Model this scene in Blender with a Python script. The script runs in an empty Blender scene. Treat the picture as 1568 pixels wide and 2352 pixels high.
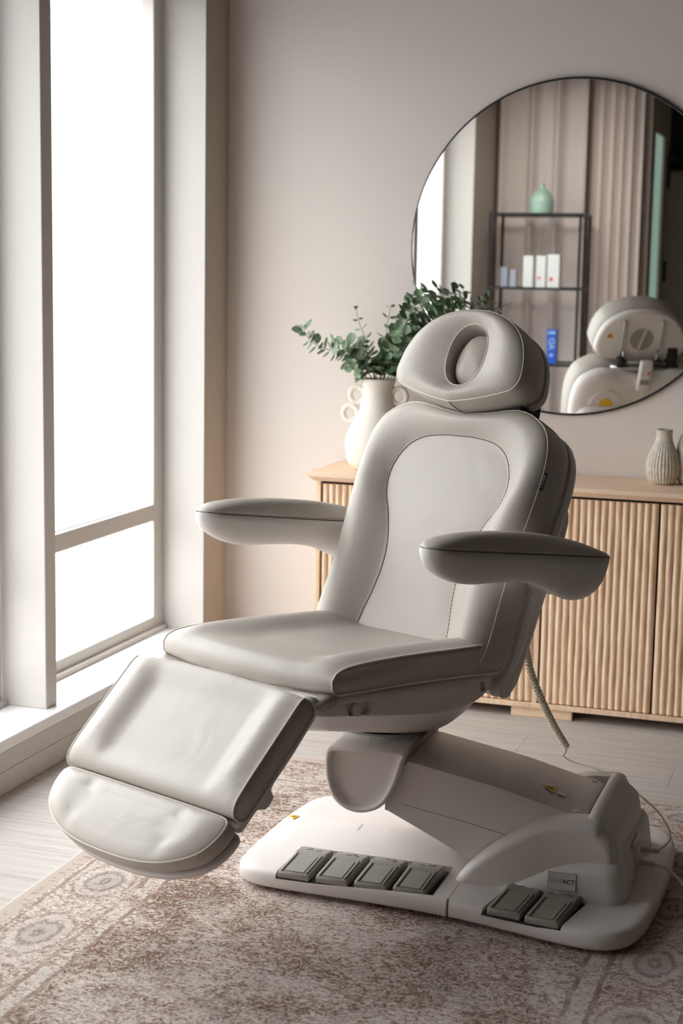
import bpy, bmesh, math, random
from mathutils import Vector, Matrix
PI = math.pi
R = math.radians
S = bpy.context.scene
COL = S.collection

# ------------------------------------------------------------------ camera
YAW, PIT, ROL = R(18.41), R(8.58), R(1.01)
fw = Vector((-math.sin(YAW)*math.cos(PIT), math.cos(YAW)*math.cos(PIT), -math.sin(PIT)))
rr = Vector((math.cos(YAW), math.sin(YAW), 0)); uu = rr.cross(fw)
cr = rr*math.cos(ROL) + uu*math.sin(ROL); cu = uu*math.cos(ROL) - rr*math.sin(ROL)
cam_d = bpy.data.cameras.new('camera'); cam = bpy.data.objects.new('camera', cam_d); COL.objects.link(cam)
m = Matrix((cr, cu, -fw)).transposed().to_4x4(); m.translation = Vector((0, 0, 1.55))
cam.matrix_world = m
cam_d.sensor_fit = 'VERTICAL'; cam_d.sensor_height = 36; cam_d.sensor_width = 24
cam_d.lens = 3750/2352*36
cam_d.clip_start = .05
cam_d.dof.use_dof = True; cam_d.dof.focus_distance = 4.25; cam_d.dof.aperture_fstop = 3.6
S.camera = cam

# ------------------------------------------------------------------ world, exposure, window daylight
w = bpy.data.worlds.new('overcast_sky'); S.world = w; w.use_nodes = True
nt = w.node_tree; nt.nodes.clear()
wo = nt.nodes.new('ShaderNodeOutputWorld'); bg = nt.nodes.new('ShaderNodeBackground')
tc = nt.nodes.new('ShaderNodeTexCoord'); sx = nt.nodes.new('ShaderNodeSeparateXYZ')
mr = nt.nodes.new('ShaderNodeMapRange'); mr.inputs[1].default_value = -.04; mr.inputs[2].default_value = .55
mr.inputs[3].default_value = .07; mr.inputs[4].default_value = 1.0
mx = nt.nodes.new('ShaderNodeMath'); mx.operation = 'MULTIPLY'; mx.inputs[1].default_value = 12.3
nt.links.new(tc.outputs['Generated'], sx.inputs[0]); nt.links.new(sx.outputs['Z'], mr.inputs[0])
nt.links.new(mr.outputs[0], mx.inputs[0]); nt.links.new(mx.outputs[0], bg.inputs['Strength'])
bg.inputs['Color'].default_value = (1, .992, .982, 1)
nt.links.new(bg.outputs[0], wo.inputs[0])
S.view_settings.view_transform = 'Standard'; S.view_settings.look = 'None'
S.view_settings.exposure = 0.0; S.view_settings.gamma = 1; S.view_settings.use_curve_mapping = False
S.cycles.max_bounces = 10; S.cycles.diffuse_bounces = 5; S.cycles.transparent_max_bounces = 12
# added fill light, no real fixture; brightens the curtain corner behind the camera's left
sp_ = bpy.data.lights.new('curtain_fill_spot', 'SPOT'); sp_.energy = 62; sp_.spot_size = R(95); sp_.spot_blend = 1.0; sp_.shadow_soft_size = .30; sp_.color = (1, .96, .92)
so_ = bpy.data.objects.new('curtain_fill_spot', sp_); COL.objects.link(so_); so_.location = (-1.95, 2.75, 2.82)
so_.rotation_euler = (Vector((-2.0, 1.25, 1.35))-Vector(so_.location)).to_track_quat('-Z', 'Y').to_euler()
BAYS = [(1.83, 3.02), (3.09, 4.406), (4.474, 5.605)]      # window bays between the posts (Y range)
for y0, y1 in BAYS:
    ld = bpy.data.lights.new('window_portal', 'AREA'); ld.shape = 'RECTANGLE'
    ld.size = 2.5; ld.size_y = y1-y0; ld.cycles.is_portal = True
    lo = bpy.data.objects.new('window_portal', ld); COL.objects.link(lo)
    lo.location = (-2.70, (y0+y1)/2, .164+1.25)
    lo.rotation_euler = (0, R(-90), 0)

# ------------------------------------------------------------------ materials
def hexlin(c): return tuple(c)
class NM:
    def __init__(s, name, rough=.5, spec=.5, col=(.8, .8, .8), **kw):
        s.m = bpy.data.materials.new(name); s.m.use_nodes = True; s.t = s.m.node_tree
        s.b = s.t.nodes['Principled BSDF']; s.o = s.t.nodes['Material Output']
        s.b.inputs['Base Color'].default_value = (*col, 1); s.b.inputs['Roughness'].default_value = rough
        s.b.inputs['Specular IOR Level'].default_value = spec
        for k, v in kw.items(): s.b.inputs[k.replace('_', ' ')].default_value = v
        s.tc = None
    def n(s, typ, **kw):
        x = s.t.nodes.new(typ)
        for k, v in kw.items(): setattr(x, k, v)
        return x
    def l(s, a, b): s.t.links.new(a, b)
    def co(s, scale=(1, 1, 1), loc=(0, 0, 0), rot=(0, 0, 0), src='Object'):
        tc = s.n('ShaderNodeTexCoord'); mp = s.n('ShaderNodeMapping')
        mp.inputs['Scale'].default_value = scale; mp.inputs['Location'].default_value = loc; mp.inputs['Rotation'].default_value = rot
        s.l(tc.outputs[src], mp.inputs[0]); return mp.outputs[0]
    def noise(s, vec, scale=5, detail=4, rough=.55, dist=0):
        x = s.n('ShaderNodeTexNoise'); x.inputs['Scale'].default_value = scale; x.inputs['Detail'].default_value = detail
        x.inputs['Roughness'].default_value = rough; x.inputs['Distortion'].default_value = dist
        s.l(vec, x.inputs['Vector']); return x.outputs['Fac']
    def ramp(s, fac, stops):
        x = s.n('ShaderNodeValToRGB'); e = x.color_ramp.elements
        while len(e) < len(stops): e.new(.5)
        for i, (p, c) in enumerate(stops):
            e[i].position = p; e[i].color = (*c, 1) if len(c) == 3 else c
        s.l(fac, x.inputs[0]); return x.outputs[0]
    def math(s, op, a, b=None, c=None):
        x = s.n('ShaderNodeMath', operation=op)
        for i, v in enumerate((a, b, c)):
            if v is None: continue
            if isinstance(v, (int, float)): x.inputs[i].default_value = v
            else: s.l(v, x.inputs[i])
        return x.outputs[0]
    def mix(s, fac, a, b, bt='MIX'):
        x = s.n('ShaderNodeMix', data_type='RGBA', blend_type=bt)
        for i, v in ((0, fac), (6, a), (7, b)):
            if isinstance(v, (int, float)): x.inputs[i].default_value = v
            elif isinstance(v, tuple): x.inputs[i].default_value = (*v, 1)
            else: s.l(v, x.inputs[i])
        return x.outputs[2]
    def bump(s, h, strength=.2, dist=.01):
        x = s.n('ShaderNodeBump'); x.inputs['Strength'].default_value = strength; x.inputs['Distance'].default_value = dist
        s.l(h, x.inputs['Height']); s.l(x.outputs[0], s.b.inputs['Normal']); return x

def plain(name, col, rough=.5, spec=.5, **kw): return NM(name, rough, spec, col, **kw).m
M = {}
def build_mats():
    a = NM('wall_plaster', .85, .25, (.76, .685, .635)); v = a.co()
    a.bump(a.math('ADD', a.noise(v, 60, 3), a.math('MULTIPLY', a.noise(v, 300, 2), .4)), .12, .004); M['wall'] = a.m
    a = NM('wall_return_shaded', .85, .25, (.50, .43, .36)); v = a.co(); a.bump(a.noise(v, 80, 3), .1, .004); M['wallret'] = a.m  # darker copy of the wall colour, shade of the returns painted in
    a = NM('white_joinery_paint', .45, .4, (.60, .565, .53)); v = a.co(); a.bump(a.noise(v, 120, 3), .06, .003); M['paint'] = a.m
    M['sill'] = NM('white_sill_paint', .3, .5, (.86, .86, .86)).m
    # frosted panes: thin film that lets most daylight straight through, scatters some
    for key, k in (('pane', 1.0), ('pane_dimmed', .88)):  # second copy made darker to cut light from the first bay
        a = NM('frosted_window_glass' if k == 1 else 'dimmed_window_glass'); t = a.t; t.nodes.remove(a.b)
        tr = a.n('ShaderNodeBsdfTransparent'); tr.inputs[0].default_value = (.93*k, .95*k, .96*k, 1)
        tl = a.n('ShaderNodeBsdfTranslucent'); tl.inputs[0].default_value = (.9*k, .92*k, .93*k, 1)
        gl = a.n('ShaderNodeBsdfGlossy'); gl.inputs['Roughness'].default_value = .15
        m1 = a.n('ShaderNodeMixShader'); m1.inputs[0].default_value = .3
        a.l(tr.outputs[0], m1.inputs[1]); a.l(tl.outputs[0], m1.inputs[2])
        m2 = a.n('ShaderNodeMixShader'); m2.inputs[0].default_value = .04
        a.l(m1.outputs[0], m2.inputs[1]); a.l(gl.outputs[0], m2.inputs[2]); a.l(m2.outputs[0], a.o.inputs[0]); M[key] = a.m
    # floor
    a = NM('grey_oak_laminate', .6, .25); v = a.co()
    br = a.n('ShaderNodeTexBrick'); br.inputs['Scale'].default_value = 1; br.offset = .37
    br.inputs['Brick Width'].default_value = 1.38; br.inputs['Row Height'].default_value = .193; br.inputs['Mortar Size'].default_value = .0012
    br.inputs['Color1'].default_value = (.40, .36, .335, 1); br.inputs['Color2'].default_value = (.47, .43, .40, 1); br.inputs['Mortar'].default_value = (.22, .19, .17, 1)
    br.inputs['Bias'].default_value = 0
    mp = a.co(loc=(.56, -.03, 0)); a.l(mp, br.inputs['Vector'])
    g = a.noise(a.co(scale=(1.2, 18, 1)), 3, 6, .6, .4); g2 = a.noise(a.co(scale=(2, 60, 1)), 4, 3)
    c = a.mix(.75, br.outputs['Color'], a.ramp(g, [(.3, (.36, .32, .29)), (.5, (.50, .455, .42)), (.72, (.62, .575, .535))]), 'MIX')
    c = a.mix(.25, c, a.ramp(g2, [(.35, (.34, .30, .275)), (.65, (.60, .555, .52))]))
    c = a.mix(br.outputs['Fac'], c, (.25, .22, .2)); a.l(c, a.b.inputs['Base Color'])
    a.bump(g2, .08, .002); M['floor'] = a.m
    # oak
    def oak(name, sc, c1, c2, c3, bump=.15):
        a = NM(name, .55, .3); g = a.noise(a.co(scale=sc), 5, 6, .65, 1.2); g2 = a.noise(a.co(scale=tuple(x*4 for x in sc)), 8, 3)
        c = a.ramp(g, [(.28, c1), (.5, c2), (.72, c3)]); c = a.mix(.25, c, a.ramp(g2, [(.4, c1), (.6, c3)]))
        a.l(c, a.b.inputs['Base Color']); a.bump(g2, bump, .002); return a.m
    M['oakv'] = oak('oak_vertical_grain', (14, 14, .9), (.62, .385, .235), (.90, .65, .45), (.98, .80, .60))
    M['oakh'] = oak('oak_horizontal_grain', (.9, 14, 14), (.76, .51, .335), (.90, .655, .465), (.95, .73, .545))
    M['gap'] = plain('painted_gap_shade', (.03, .02, .015), .8)  # painted shade for the gaps between the doors
    # leather
    def leather(name, col):
        a = NM(name, .42, .42, col); v = a.co()
        n1 = a.noise(v, 9, 3, .5, .6); n2 = a.n('ShaderNodeTexVoronoi'); n2.inputs['Scale'].default_value = 900; a.l(v, n2.inputs['Vector'])
        h = a.math('ADD', a.math('MULTIPLY', n1, 1.0), a.math('MULTIPLY', n2.outputs['Distance'], .012)); a.bump(h, .25, .012)
        c = a.mix(n1, tuple(x*.97 for x in col), tuple(min(1, x*1.03) for x in col)); a.l(c, a.b.inputs['Base Color']); return a.m
    M['leather'] = leather('beige_leather', (.525, .475, .425))
    M['leather2'] = leather('creased_beige_leather', (.46, .41, .36))
    M['pipe'] = plain('pale_piping', (.86, .79, .70), .5)
    M['seam'] = plain('dark_seam', (.12, .09, .07), .7)
    a = NM('white_plastic', .42, .38, (.77, .725, .70)); v = a.co(); a.bump(a.noise(v, 200, 2), .02, .001); M['plastic'] = a.m
    a = NM('grey_pedal_plastic', .38, .5, (.33, .315, .275)); M['pedal'] = a.m
    M['tray'] = plain('dark_pedal_tray', (.05, .045, .04), .6)
    M['rubber'] = plain('black_rubber', (.015, .015, .015), .6)
    M['black'] = plain('black_metal', (.012, .014, .014), .45, .5, Metallic=.3)
    M['steel'] = plain('brushed_steel', (.6, .6, .6), .3, .5, Metallic=1.0)
    M['gear'] = plain('zinc_gear_ring', (.85, .88, .84), .5)
    M['mirror'] = plain('mirror_glass', (.90, .915, .90), .0, .5, Metallic=1.0)
    a = NM('ceramic_cream', .75, .3, (.80, .735, .66)); v = a.co(); a.bump(a.noise(v, 40, 4), .15, .004); M['ceramic'] = a.m
    a = NM('leaf_green', .5, .4); v = a.co(); n = a.noise(v, 14, 2)
    oi = a.n('ShaderNodeObjectInfo')
    a.l(a.ramp(n, [(.3, (.09, .155, .08)), (.5, (.20, .29, .175)), (.7, (.38, .45, .33))]), a.b.inputs['Base Color'])
    a.b.inputs['Subsurface Weight'].default_value = 0; M['leaf'] = a.m
    M['stem'] = plain('leaf_stem', (.20, .19, .11), .6)
    # curtain
    a = NM('mauve_curtain', .9, .1, (.78, .69, .645)); v = a.co(scale=(1, 1, .3)); a.bump(a.noise(v, 400, 2), .1, .001); M['curtain'] = a.m
    M['greenglaze'] = plain('celadon_glaze', (.42, .60, .50), .3)
    M['greenglass'] = NM('glowing_green_door_glass', .3, .6, (.35, .50, .43), Emission_Color=(.50, .72, .60, 1), Emission_Strength=.42).m  # emission stands in for light behind the pane
    M['doorpaint'] = plain('taupe_door_paint', (.62, .53, .46), .5)
    M['ceil'] = plain('low_bounce_ceiling', (.13, .105, .085), .9)  # unseen ceiling darkened on purpose to hold back bounce light
    M['dark'] = plain('low_bounce_walls', (.10, .08, .06), .9)  # colour of the unseen walls, kept dark to weaken the fill
    M['lilac'] = plain('lilac_card', (.42, .43, .52), .5); M['whitecard'] = plain('white_card', (.82, .82, .80), .5)
    M['blue'] = plain('blue_card', (.01, .10, .55), .4); M['bluepale'] = plain('pale_blue_print', (.35, .5, .85), .5); M['red'] = plain('red_print', (.8, .12, .07), .5)
    M['yellow'] = plain('yellow_sticker', (.85, .50, .02), .5); M['orange'] = plain('orange_sticker', (.85, .33, .02), .5); M['ink'] = plain('black_ink', (.01, .01, .01), .5)
    M['smoke'] = plain('shelf_glass', (.5, .55, .53), .1, .5, Alpha=.25)
    M['whiteink'] = plain('white_thread', (.85, .85, .9), .6); M['navy'] = plain('navy_tag', (.02, .02, .04), .7)
    M['pict'] = plain('pedal_print', (.45, .46, .50), .5); M['cord'] = plain('cream_cord', (.90, .84, .70), .5); M['whitecord'] = plain('white_cord', (.75, .72, .68), .45)
    M['label'] = plain('label_paper', (.68, .66, .64), .45)
    M['carpetside'] = plain('rug_edge', (.66, .58, .52), .95)
build_mats()

def ribmat():
    a = NM('ribbed_stoneware', .85, .2); tc = a.n('ShaderNodeTexCoord'); sp = a.n('ShaderNodeSeparateXYZ'); a.l(tc.outputs['Object'], sp.inputs[0])
    n = a.noise(tc.outputs['Object'], 60, 3)
    a.l(a.ramp(n, [(.35, (.60, .53, .44)), (.65, (.80, .75, .67))]), a.b.inputs['Base Color']); a.bump(n, .3, .003); return a.m
M['stoneware'] = ribmat()

def rugmat():
    a = NM('faded_oriental_rug', .95, .05); m = a
    tc = a.n('ShaderNodeTexCoord'); sp = a.n('ShaderNodeSeparateXYZ'); a.l(tc.outputs['Object'], sp.inputs[0])
    X, Y = sp.outputs['X'], sp.outputs['Y']
    warp = a.math('MULTIPLY', a.math('SUBTRACT', a.noise(tc.outputs['Object'], 14, 3), .5), .05)
    dx = a.math('MINIMUM', X, a.math('SUBTRACT', RUGW, X)); dy = a.math('MINIMUM', Y, a.math('SUBTRACT', RUGL, Y))
    d = a.math('MINIMUM', dx, dy); dw = a.math('ADD', d, a.math('MULTIPLY', warp, .35))
    sel = a.math('LESS_THAN', dx, dy)
    al = a.math('ADD', a.math('MULTIPLY', sel, Y), a.math('MULTIPLY', a.math('SUBTRACT', 1, sel), X))
    v = tc.outputs['Object']
    fine = a.noise(a.co(scale=(1, 1, 1)), 120, 4, .8, .6); mid = a.noise(a.co(scale=(1.0, 1.9, 1)), 42, 5, .75, 1.6); mid2 = a.noise(a.co(scale=(1.7, 1, 1), loc=(5, 2, 0)), 30, 4, .7, 2.0)
    big = a.noise(v, 4.2, 4, .6, .8); big2 = a.noise(a.co(loc=(3, 1, 0)), 5, 3, .6, .5)
    cream, brown, grey, tan = (.90, .81, .75), (.24, .145, .105), (.50, .485, .485), (.62, .48, .40)
    t = a.math('ADD', a.math('MULTIPLY', mid, .62), a.math('MULTIPLY', fine, .38))
    def ground(lo, hi, lift):
        return a.ramp(a.math('ADD', t, lift) if not isinstance(lift, (int, float)) else a.math('ADD', t, lift), [(lo, brown), (lo+(hi-lo)*.35, (.44, .30, .235)), (lo+(hi-lo)*.65, tan), (hi, cream)])
    # worn patches raise or lower the share of pale pile
    lift = a.math('MULTIPLY', a.math('SUBTRACT', big, .52), .34)
    field = ground(.435, .555, lift)
    field = a.mix(a.math('MULTIPLY', a.ramp(big2, [(.50, (0, 0, 0)), (.66, (.6, .6, .6))]), a.ramp(mid2, [(.42, (0, 0, 0)), (.58, (1, 1, 1))])), field, grey)
    vo = a.n('ShaderNodeTexVoronoi', feature='DISTANCE_TO_EDGE'); vo.inputs['Scale'].default_value = 8
    wv = a.n('ShaderNodeVectorMath', operation='ADD'); nz = a.n('ShaderNodeTexNoise'); nz.inputs['Scale'].default_value = 10; nz.inputs['Detail'].default_value = 3
    a.l(v, nz.inputs['Vector']); sc = a.n('ShaderNodeVectorMath', operation='SCALE'); sc.inputs['Scale'].default_value = .16
    a.l(nz.outputs['Color'], sc.inputs[0]); a.l(v, wv.inputs[0]); a.l(sc.outputs[0], wv.inputs[1]); a.l(wv.outputs[0], vo.inputs['Vector'])
    sn = a.math('SINE', a.math('MULTIPLY', vo.outputs['Distance'], 62))
    worn = a.ramp(mid2, [(.44, (0, 0, 0)), (.56, (1, 1, 1))])
    lines = a.ramp(sn, [(.0, (0, 0, 0)), (.5, (.75, .75, .75))]); lines2 = a.ramp(sn, [(-.0, (.6, .6, .6)), (.25, (0, 0, 0))])
    field = a.mix(a.math('MULTIPLY', lines, worn), field, (.78, .70, .64))
    bord = ground(.395, .52, a.math('MULTIPLY', lift, .6))
    bord = a.mix(a.math('MULTIPLY', a.math('MULTIPLY', lines2, worn), .8), bord, (.40, .28, .22))
    u = a.math('SUBTRACT', a.math('FRACT', a.math('DIVIDE', a.math('ADD', al, .04), .34)), .5)
    u = a.math('ADD', a.math('MULTIPLY', u, .34), warp)
    q = a.math('SUBTRACT', dw, .155)
    r = a.math('SQRT', a.math('ADD', a.math('POWER', a.math('DIVIDE', u, .085), 2), a.math('POWER', a.math('DIVIDE', q, .055), 2)))
    r = a.math('ADD', r, a.math('MULTIPLY', a.math('SUBTRACT', mid2, .5), .9))
    ring = a.math('SINE', a.math('MULTIPLY', r, 10.5))
    wn_ = a.ramp(t, [(.40, (0, 0, 0)), (.55, (1, 1, 1))])
    bord = a.mix(a.math('MULTIPLY', a.math('MULTIPLY', a.math('LESS_THAN', r, .9), .8), wn_), bord, (.42, .41, .41))
    rm = a.math('MULTIPLY', a.math('LESS_THAN', r, 1.5), a.ramp(ring, [(.25, (.8, .8, .8)), (.6, (0, 0, 0))]))
    bord = a.mix(a.math('MULTIPLY', rm, .55), bord, (.80, .72, .66))
    rm2 = a.math('MULTIPLY', a.math('LESS_THAN', r, 1.6), a.ramp(ring, [(.72, (0, 0, 0)), (.9, (.75, .75, .75))]))
    bord = a.mix(a.math('MULTIPLY', rm2, wn_), bord, (.33, .22, .17))
    pat = a.noise(a.co(loc=(9, 4, 0)), 13, 3, .6)
    def band(lo, hi, col, k):
        nonlocal bord
        f = a.math('MULTIPLY', a.math('GREATER_THAN', dw, lo), a.math('LESS_THAN', dw, hi)); f = a.math('MULTIPLY', f, a.ramp(a.math('ADD', t, a.math('MULTIPLY', a.math('SUBTRACT', pat, .5), .5)), [(.44, (0, 0, 0)), (.56, (1, 1, 1))]))
        bord = a.mix(a.math('MULTIPLY', f, k), bord, col)
    band(.060, .071, (.36, .24, .18), .8); band(.243, .256, (.34, .22, .16), .8)
    band(.258, .294, (.82, .76, .70), .75); band(.296, .308, (.30, .20, .15), .85)
    isf = a.math('GREATER_THAN', dw, .308)
    c = a.mix(isf, bord, field)
    dash = a.math('MULTIPLY', a.math('GREATER_THAN', a.noise(a.co(scale=(.6, 1.6, 1)), 45, 2), .60), a.math('GREATER_THAN', d, .022))
    strip = a.mix(a.math('MULTIPLY', dash, .6), a.mix(fine, (.62, .50, .42), (.80, .70, .63)), (.45, .30, .21))
    c = a.mix(a.math('LESS_THAN', dw, .052), c, strip)
    c = a.mix(a.math('LESS_THAN', d, .006), c, (.86, .82, .77))
    a.l(c, a.b.inputs['Base Color'])
    a.bump(a.math('ADD', a.noise(v, 500, 3, .8), fine), .8, .005)
    return a.m
RUGX, RUGY, RUGW, RUGL = -1.94, 1.70, 1.68, 3.01
M['rug'] = rugmat()

# ------------------------------------------------------------------ mesh helpers
def wloc(o):
    v = Vector(o.location)
    while o.parent: o = o.parent; v += o.location
    return v
def mk(name, verts, faces, mat, parent=None, loc=(0, 0, 0), smooth=True, sub=0, bev=0, seg=2, autosm=None, solid=0):
    off = wloc(parent) if parent else Vector(loc)
    me = bpy.data.meshes.new(name); me.from_pydata([Vector(v)-off for v in verts], [], faces)
    bm = bmesh.new(); bm.from_mesh(me); bmesh.ops.recalc_face_normals(bm, faces=bm.faces); bm.to_mesh(me); bm.free()
    o = bpy.data.objects.new(name, me); COL.objects.link(o)
    if parent: o.parent = parent
    else: o.location = loc
    if isinstance(mat, str): mat = M[mat]
    me.materials.append(mat)
    for p in me.polygons: p.use_smooth = smooth
    if bev:
        b = o.modifiers.new('bevel', 'BEVEL'); b.width = bev; b.segments = seg; b.limit_method = 'ANGLE'; b.angle_limit = R(35); b.harden_normals = False
    if sub:
        s_ = o.modifiers.new('sub', 'SUBSURF'); s_.levels = sub; s_.render_levels = sub
    if autosm is not None or bev:
        try: me.set_sharp_from_angle(angle=R(autosm or 40))
        except Exception: pass
    return o
class MB:
    def __init__(s): s.v = []; s.f = []
    def add(s, v, f):
        k = len(s.v); s.v += [Vector(x) for x in v]; s.f += [tuple(i+k for i in q) for q in f]; return s
    def box(s, x0, x1, y0, y1, z0, z1):
        return s.add([(x0, y0, z0), (x1, y0, z0), (x1, y1, z0), (x0, y1, z0), (x0, y0, z1), (x1, y0, z1), (x1, y1, z1), (x0, y1, z1)],
                     [(0, 3, 2, 1), (4, 5, 6, 7), (0, 1, 5, 4), (1, 2, 6, 5), (2, 3, 7, 6), (3, 0, 4, 7)])
    def loft(s, loops, cap0=True, cap1=True, cyc=True):
        n = len(loops[0]); v = [p for L in loops for p in L]; f = []
        for i in range(len(loops)-1):
            for j in range(n if cyc else n-1):
                a = i*n+j; b = i*n+(j+1) % n; f.append((a, b, b+n, a+n))
        if cap0: f.append(tuple(range(n))[::-1])
        if cap1: f.append(tuple(range((len(loops)-1)*n, len(loops)*n)))
        return s.add(v, f)
    def tube(s, pts, r, n=8, cyc=False, caps=True):
        pts = [Vector(p) for p in pts]; L = []; k = len(pts); up = None
        for i, p in enumerate(pts):
            a = pts[(i-1) % k] if (cyc or i > 0) else p; b = pts[(i+1) % k] if (cyc or i < k-1) else p
            t = (b-a).normalized()
            if up is None: up = t.orthogonal().normalized()
            up = (up - t*up.dot(t)); up = up.normalized() if up.length > 1e-6 else t.orthogonal().normalized()
            q = t.cross(up); ri = r[i] if isinstance(r, (list, tuple)) else r
            L.append([p + (up*math.cos(2*PI*j/n) + q*math.sin(2*PI*j/n))*ri for j in range(n)])
        if cyc: L.append(L[0]); return s.loft(L, False, False)
        return s.loft(L, caps, caps)
    def lathe(s, prof, c, n=40, axis=(0, 0, 1), rad=None, cap0=True, cap1=True):
        ax = Vector(axis).normalized(); u = ax.orthogonal().normalized(); q = ax.cross(u); c = Vector(c)
        if abs(ax.z) > .99: u = Vector((1, 0, 0)); q = Vector((0, 1, 0))
        L = []
        for r, z in prof:
            L.append([c + ax*z + (u*math.cos(2*PI*j/n) + q*math.sin(2*PI*j/n))*(r if rad is None else rad(r, 2*PI*j/n, z)) for j in range(n)])
        return s.loft(L, cap0, cap1)
    def build(s, name, mat, parent=None, **kw): return mk(name, s.v, s.f, mat, parent, **kw)
def box(name, b, mat, parent=None, bev=.002, **kw):
    return MB().box(*b).build(name, mat, parent, smooth=False, bev=bev, **kw)
def empty(name, loc, label=None, cat=None, group=None):
    o = bpy.data.objects.new(name, None); COL.objects.link(o); o.location = loc; o.empty_display_size = .05
    return tag(o, label, cat, group)
def tag(o, label=None, cat=None, group=None, kind=None):
    if label: o['label'] = label
    if cat: o['category'] = cat
    if group: o['group'] = group
    if kind: o['kind'] = kind
    return o
def struct(o): o['kind'] = 'structure'; return o
def catmull(pts, n, cyc=False):
    """resample a polyline of tuples by smooth spline, n points, even arc length"""
    P = [Vector(p) if len(p) == 3 else Vector((*p, 0)) for p in pts]; k = len(P); D = []
    segs = k if cyc else k-1
    for i in range(segs):
        p0 = P[(i-1) % k] if (cyc or i > 0) else P[i]*2-P[i+1]; p1 = P[i]; p2 = P[(i+1) % k]
        p3 = P[(i+2) % k] if (cyc or i+2 < k) else P[i+1]*2-P[i]
        for j in range(16):
            t = j/16
            D.append(.5*((2*p1)+(p2-p0)*t+(2*p0-5*p1+4*p2-p3)*t*t+(3*p1-p0-3*p2+p3)*t**3))
    D.append(P[0] if cyc else P[-1])
    acc = [0]
    for a, b in zip(D, D[1:]): acc.append(acc[-1]+(b-a).length)
    out = []; T = acc[-1]; j = 0; m_ = n if cyc else n-1
    for i in range(n):
        s_ = T*i/m_
        while j < len(acc)-2 and acc[j+1] < s_: j += 1
        q = (s_-acc[j])/max(1e-9, acc[j+1]-acc[j]); out.append(D[j].lerp(D[j+1], q))
    return out
def mirror_half(half, n):
    """half outline from bottom centre (w=0) round the +w side to top centre -> closed loop of n (even) points, symmetric"""
    h = catmull(half, n//2+1); a = [(p.x, p.y) for p in h]
    return a + [(-x, y) for x, y in a[-2:0:-1]]
def carve(o, c):
    n0 = len(o.data.vertices)
    md = o.modifiers.new('well', 'BOOLEAN'); md.object = c; md.operation = 'DIFFERENCE'; md.solver = 'EXACT'
    bpy.context.view_layer.update()
    me = bpy.data.meshes.new_from_object(o.evaluated_get(bpy.context.evaluated_depsgraph_get()))
    if len(me.vertices) < .6*n0:
        md.solver = 'FAST'; bpy.context.view_layer.update()
        me = bpy.data.meshes.new_from_object(o.evaluated_get(bpy.context.evaluated_depsgraph_get()))
        print('fast boolean on', o.name, len(me.vertices), n0)
    o.modifiers.clear(); o.data = me; bpy.data.objects.remove(c)
    return o
def sstep(a, b, x):
    t = max(0, min(1, (x-a)/(b-a))); return t*t*(3-2*t)
def text(name, s_, size, mat, Mx, parent, ext=.0003, off=0, space=1.0):
    cu = bpy.data.curves.new(name, 'FONT'); cu.body = s_; cu.size = size; cu.extrude = ext; cu.offset = off
    cu.align_x = 'CENTER'; cu.align_y = 'CENTER'; cu.space_character = space
    t = bpy.data.objects.new(name, cu); COL.objects.link(t); bpy.context.view_layer.update()
    me = bpy.data.meshes.new_from_object(t.evaluated_get(bpy.context.evaluated_depsgraph_get()))
    bpy.data.objects.remove(t); bpy.data.curves.remove(cu)
    me.transform(Matrix.Translation(-wloc(parent)) @ Mx); me.materials.clear(); me.materials.append(M[mat])
    o = bpy.data.objects.new(name, me); COL.objects.link(o); o.parent = parent; return o
def frame(o, x, y):
    """matrix with local x,y axes and origin"""
    x = Vector(x).normalized(); y = Vector(y).normalized(); z = x.cross(y).normalized(); y = z.cross(x)
    mm = Matrix((x, y, z)).transposed().to_4x4(); mm.translation = Vector(o); return mm

# ------------------------------------------------------------------ room shell
YB = 5.82; XR = 2.6; YF = -1.3; ZC = 2.95
struct(box('floor', (-2.62, XR, YF, YB, -.05, 0), 'floor', bev=0))
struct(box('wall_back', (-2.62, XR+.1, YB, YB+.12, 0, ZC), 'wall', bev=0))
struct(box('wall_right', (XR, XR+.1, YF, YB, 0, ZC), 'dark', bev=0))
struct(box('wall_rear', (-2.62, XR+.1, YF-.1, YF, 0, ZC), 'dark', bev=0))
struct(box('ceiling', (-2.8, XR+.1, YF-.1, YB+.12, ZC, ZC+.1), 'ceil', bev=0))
# left wall: returns at both ends, low bench wall, lintel
wl = empty('wall_left', (-2.6, 3.7, 0)); struct(wl)
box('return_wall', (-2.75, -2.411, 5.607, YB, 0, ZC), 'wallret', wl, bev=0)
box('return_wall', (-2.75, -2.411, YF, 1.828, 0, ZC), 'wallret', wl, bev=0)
box('lintel', (-2.75, -2.411, 1.828, 5.607, 2.58, ZC), 'paint', wl, bev=0)
box('bench_wall', (-2.75, -2.392, 1.828, 5.607, 0, .128), 'paint', wl, bev=0)
pl = box('reveal_lining', (-2.745, -2.412, 5.603, 5.6069, .164, 2.58), 'paint', wl, bev=0)
box('reveal_lining', (-2.745, -2.412, 1.8281, 1.832, .164, 2.58), 'paint', wl, bev=0)
struct(box('trim_1', (-2.75, -2.377, 1.832, 5.603, .128, .164), 'sill', bev=.004))
b1 = box('baseboard_left', (-2.3925, -2.3775, 1.832, 5.603, 0, .068), 'paint', bev=.003); struct(b1)
box('upper_board', (-2.3925, -2.380, 1.832, 5.603, .069, .127), 'paint', b1, bev=.001)
struct(box('baseboard_back', (-2.41, XR, YB-.014, YB, 0, .07), 'paint', bev=.003))
for i, (a, b) in enumerate(((3.02, 3.09), (4.406, 4.474))):
    struct(box('trim_%d' % (i+2), (-2.60, -2.425, a, b, .164, 2.58), 'paint', bev=.003))
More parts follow.
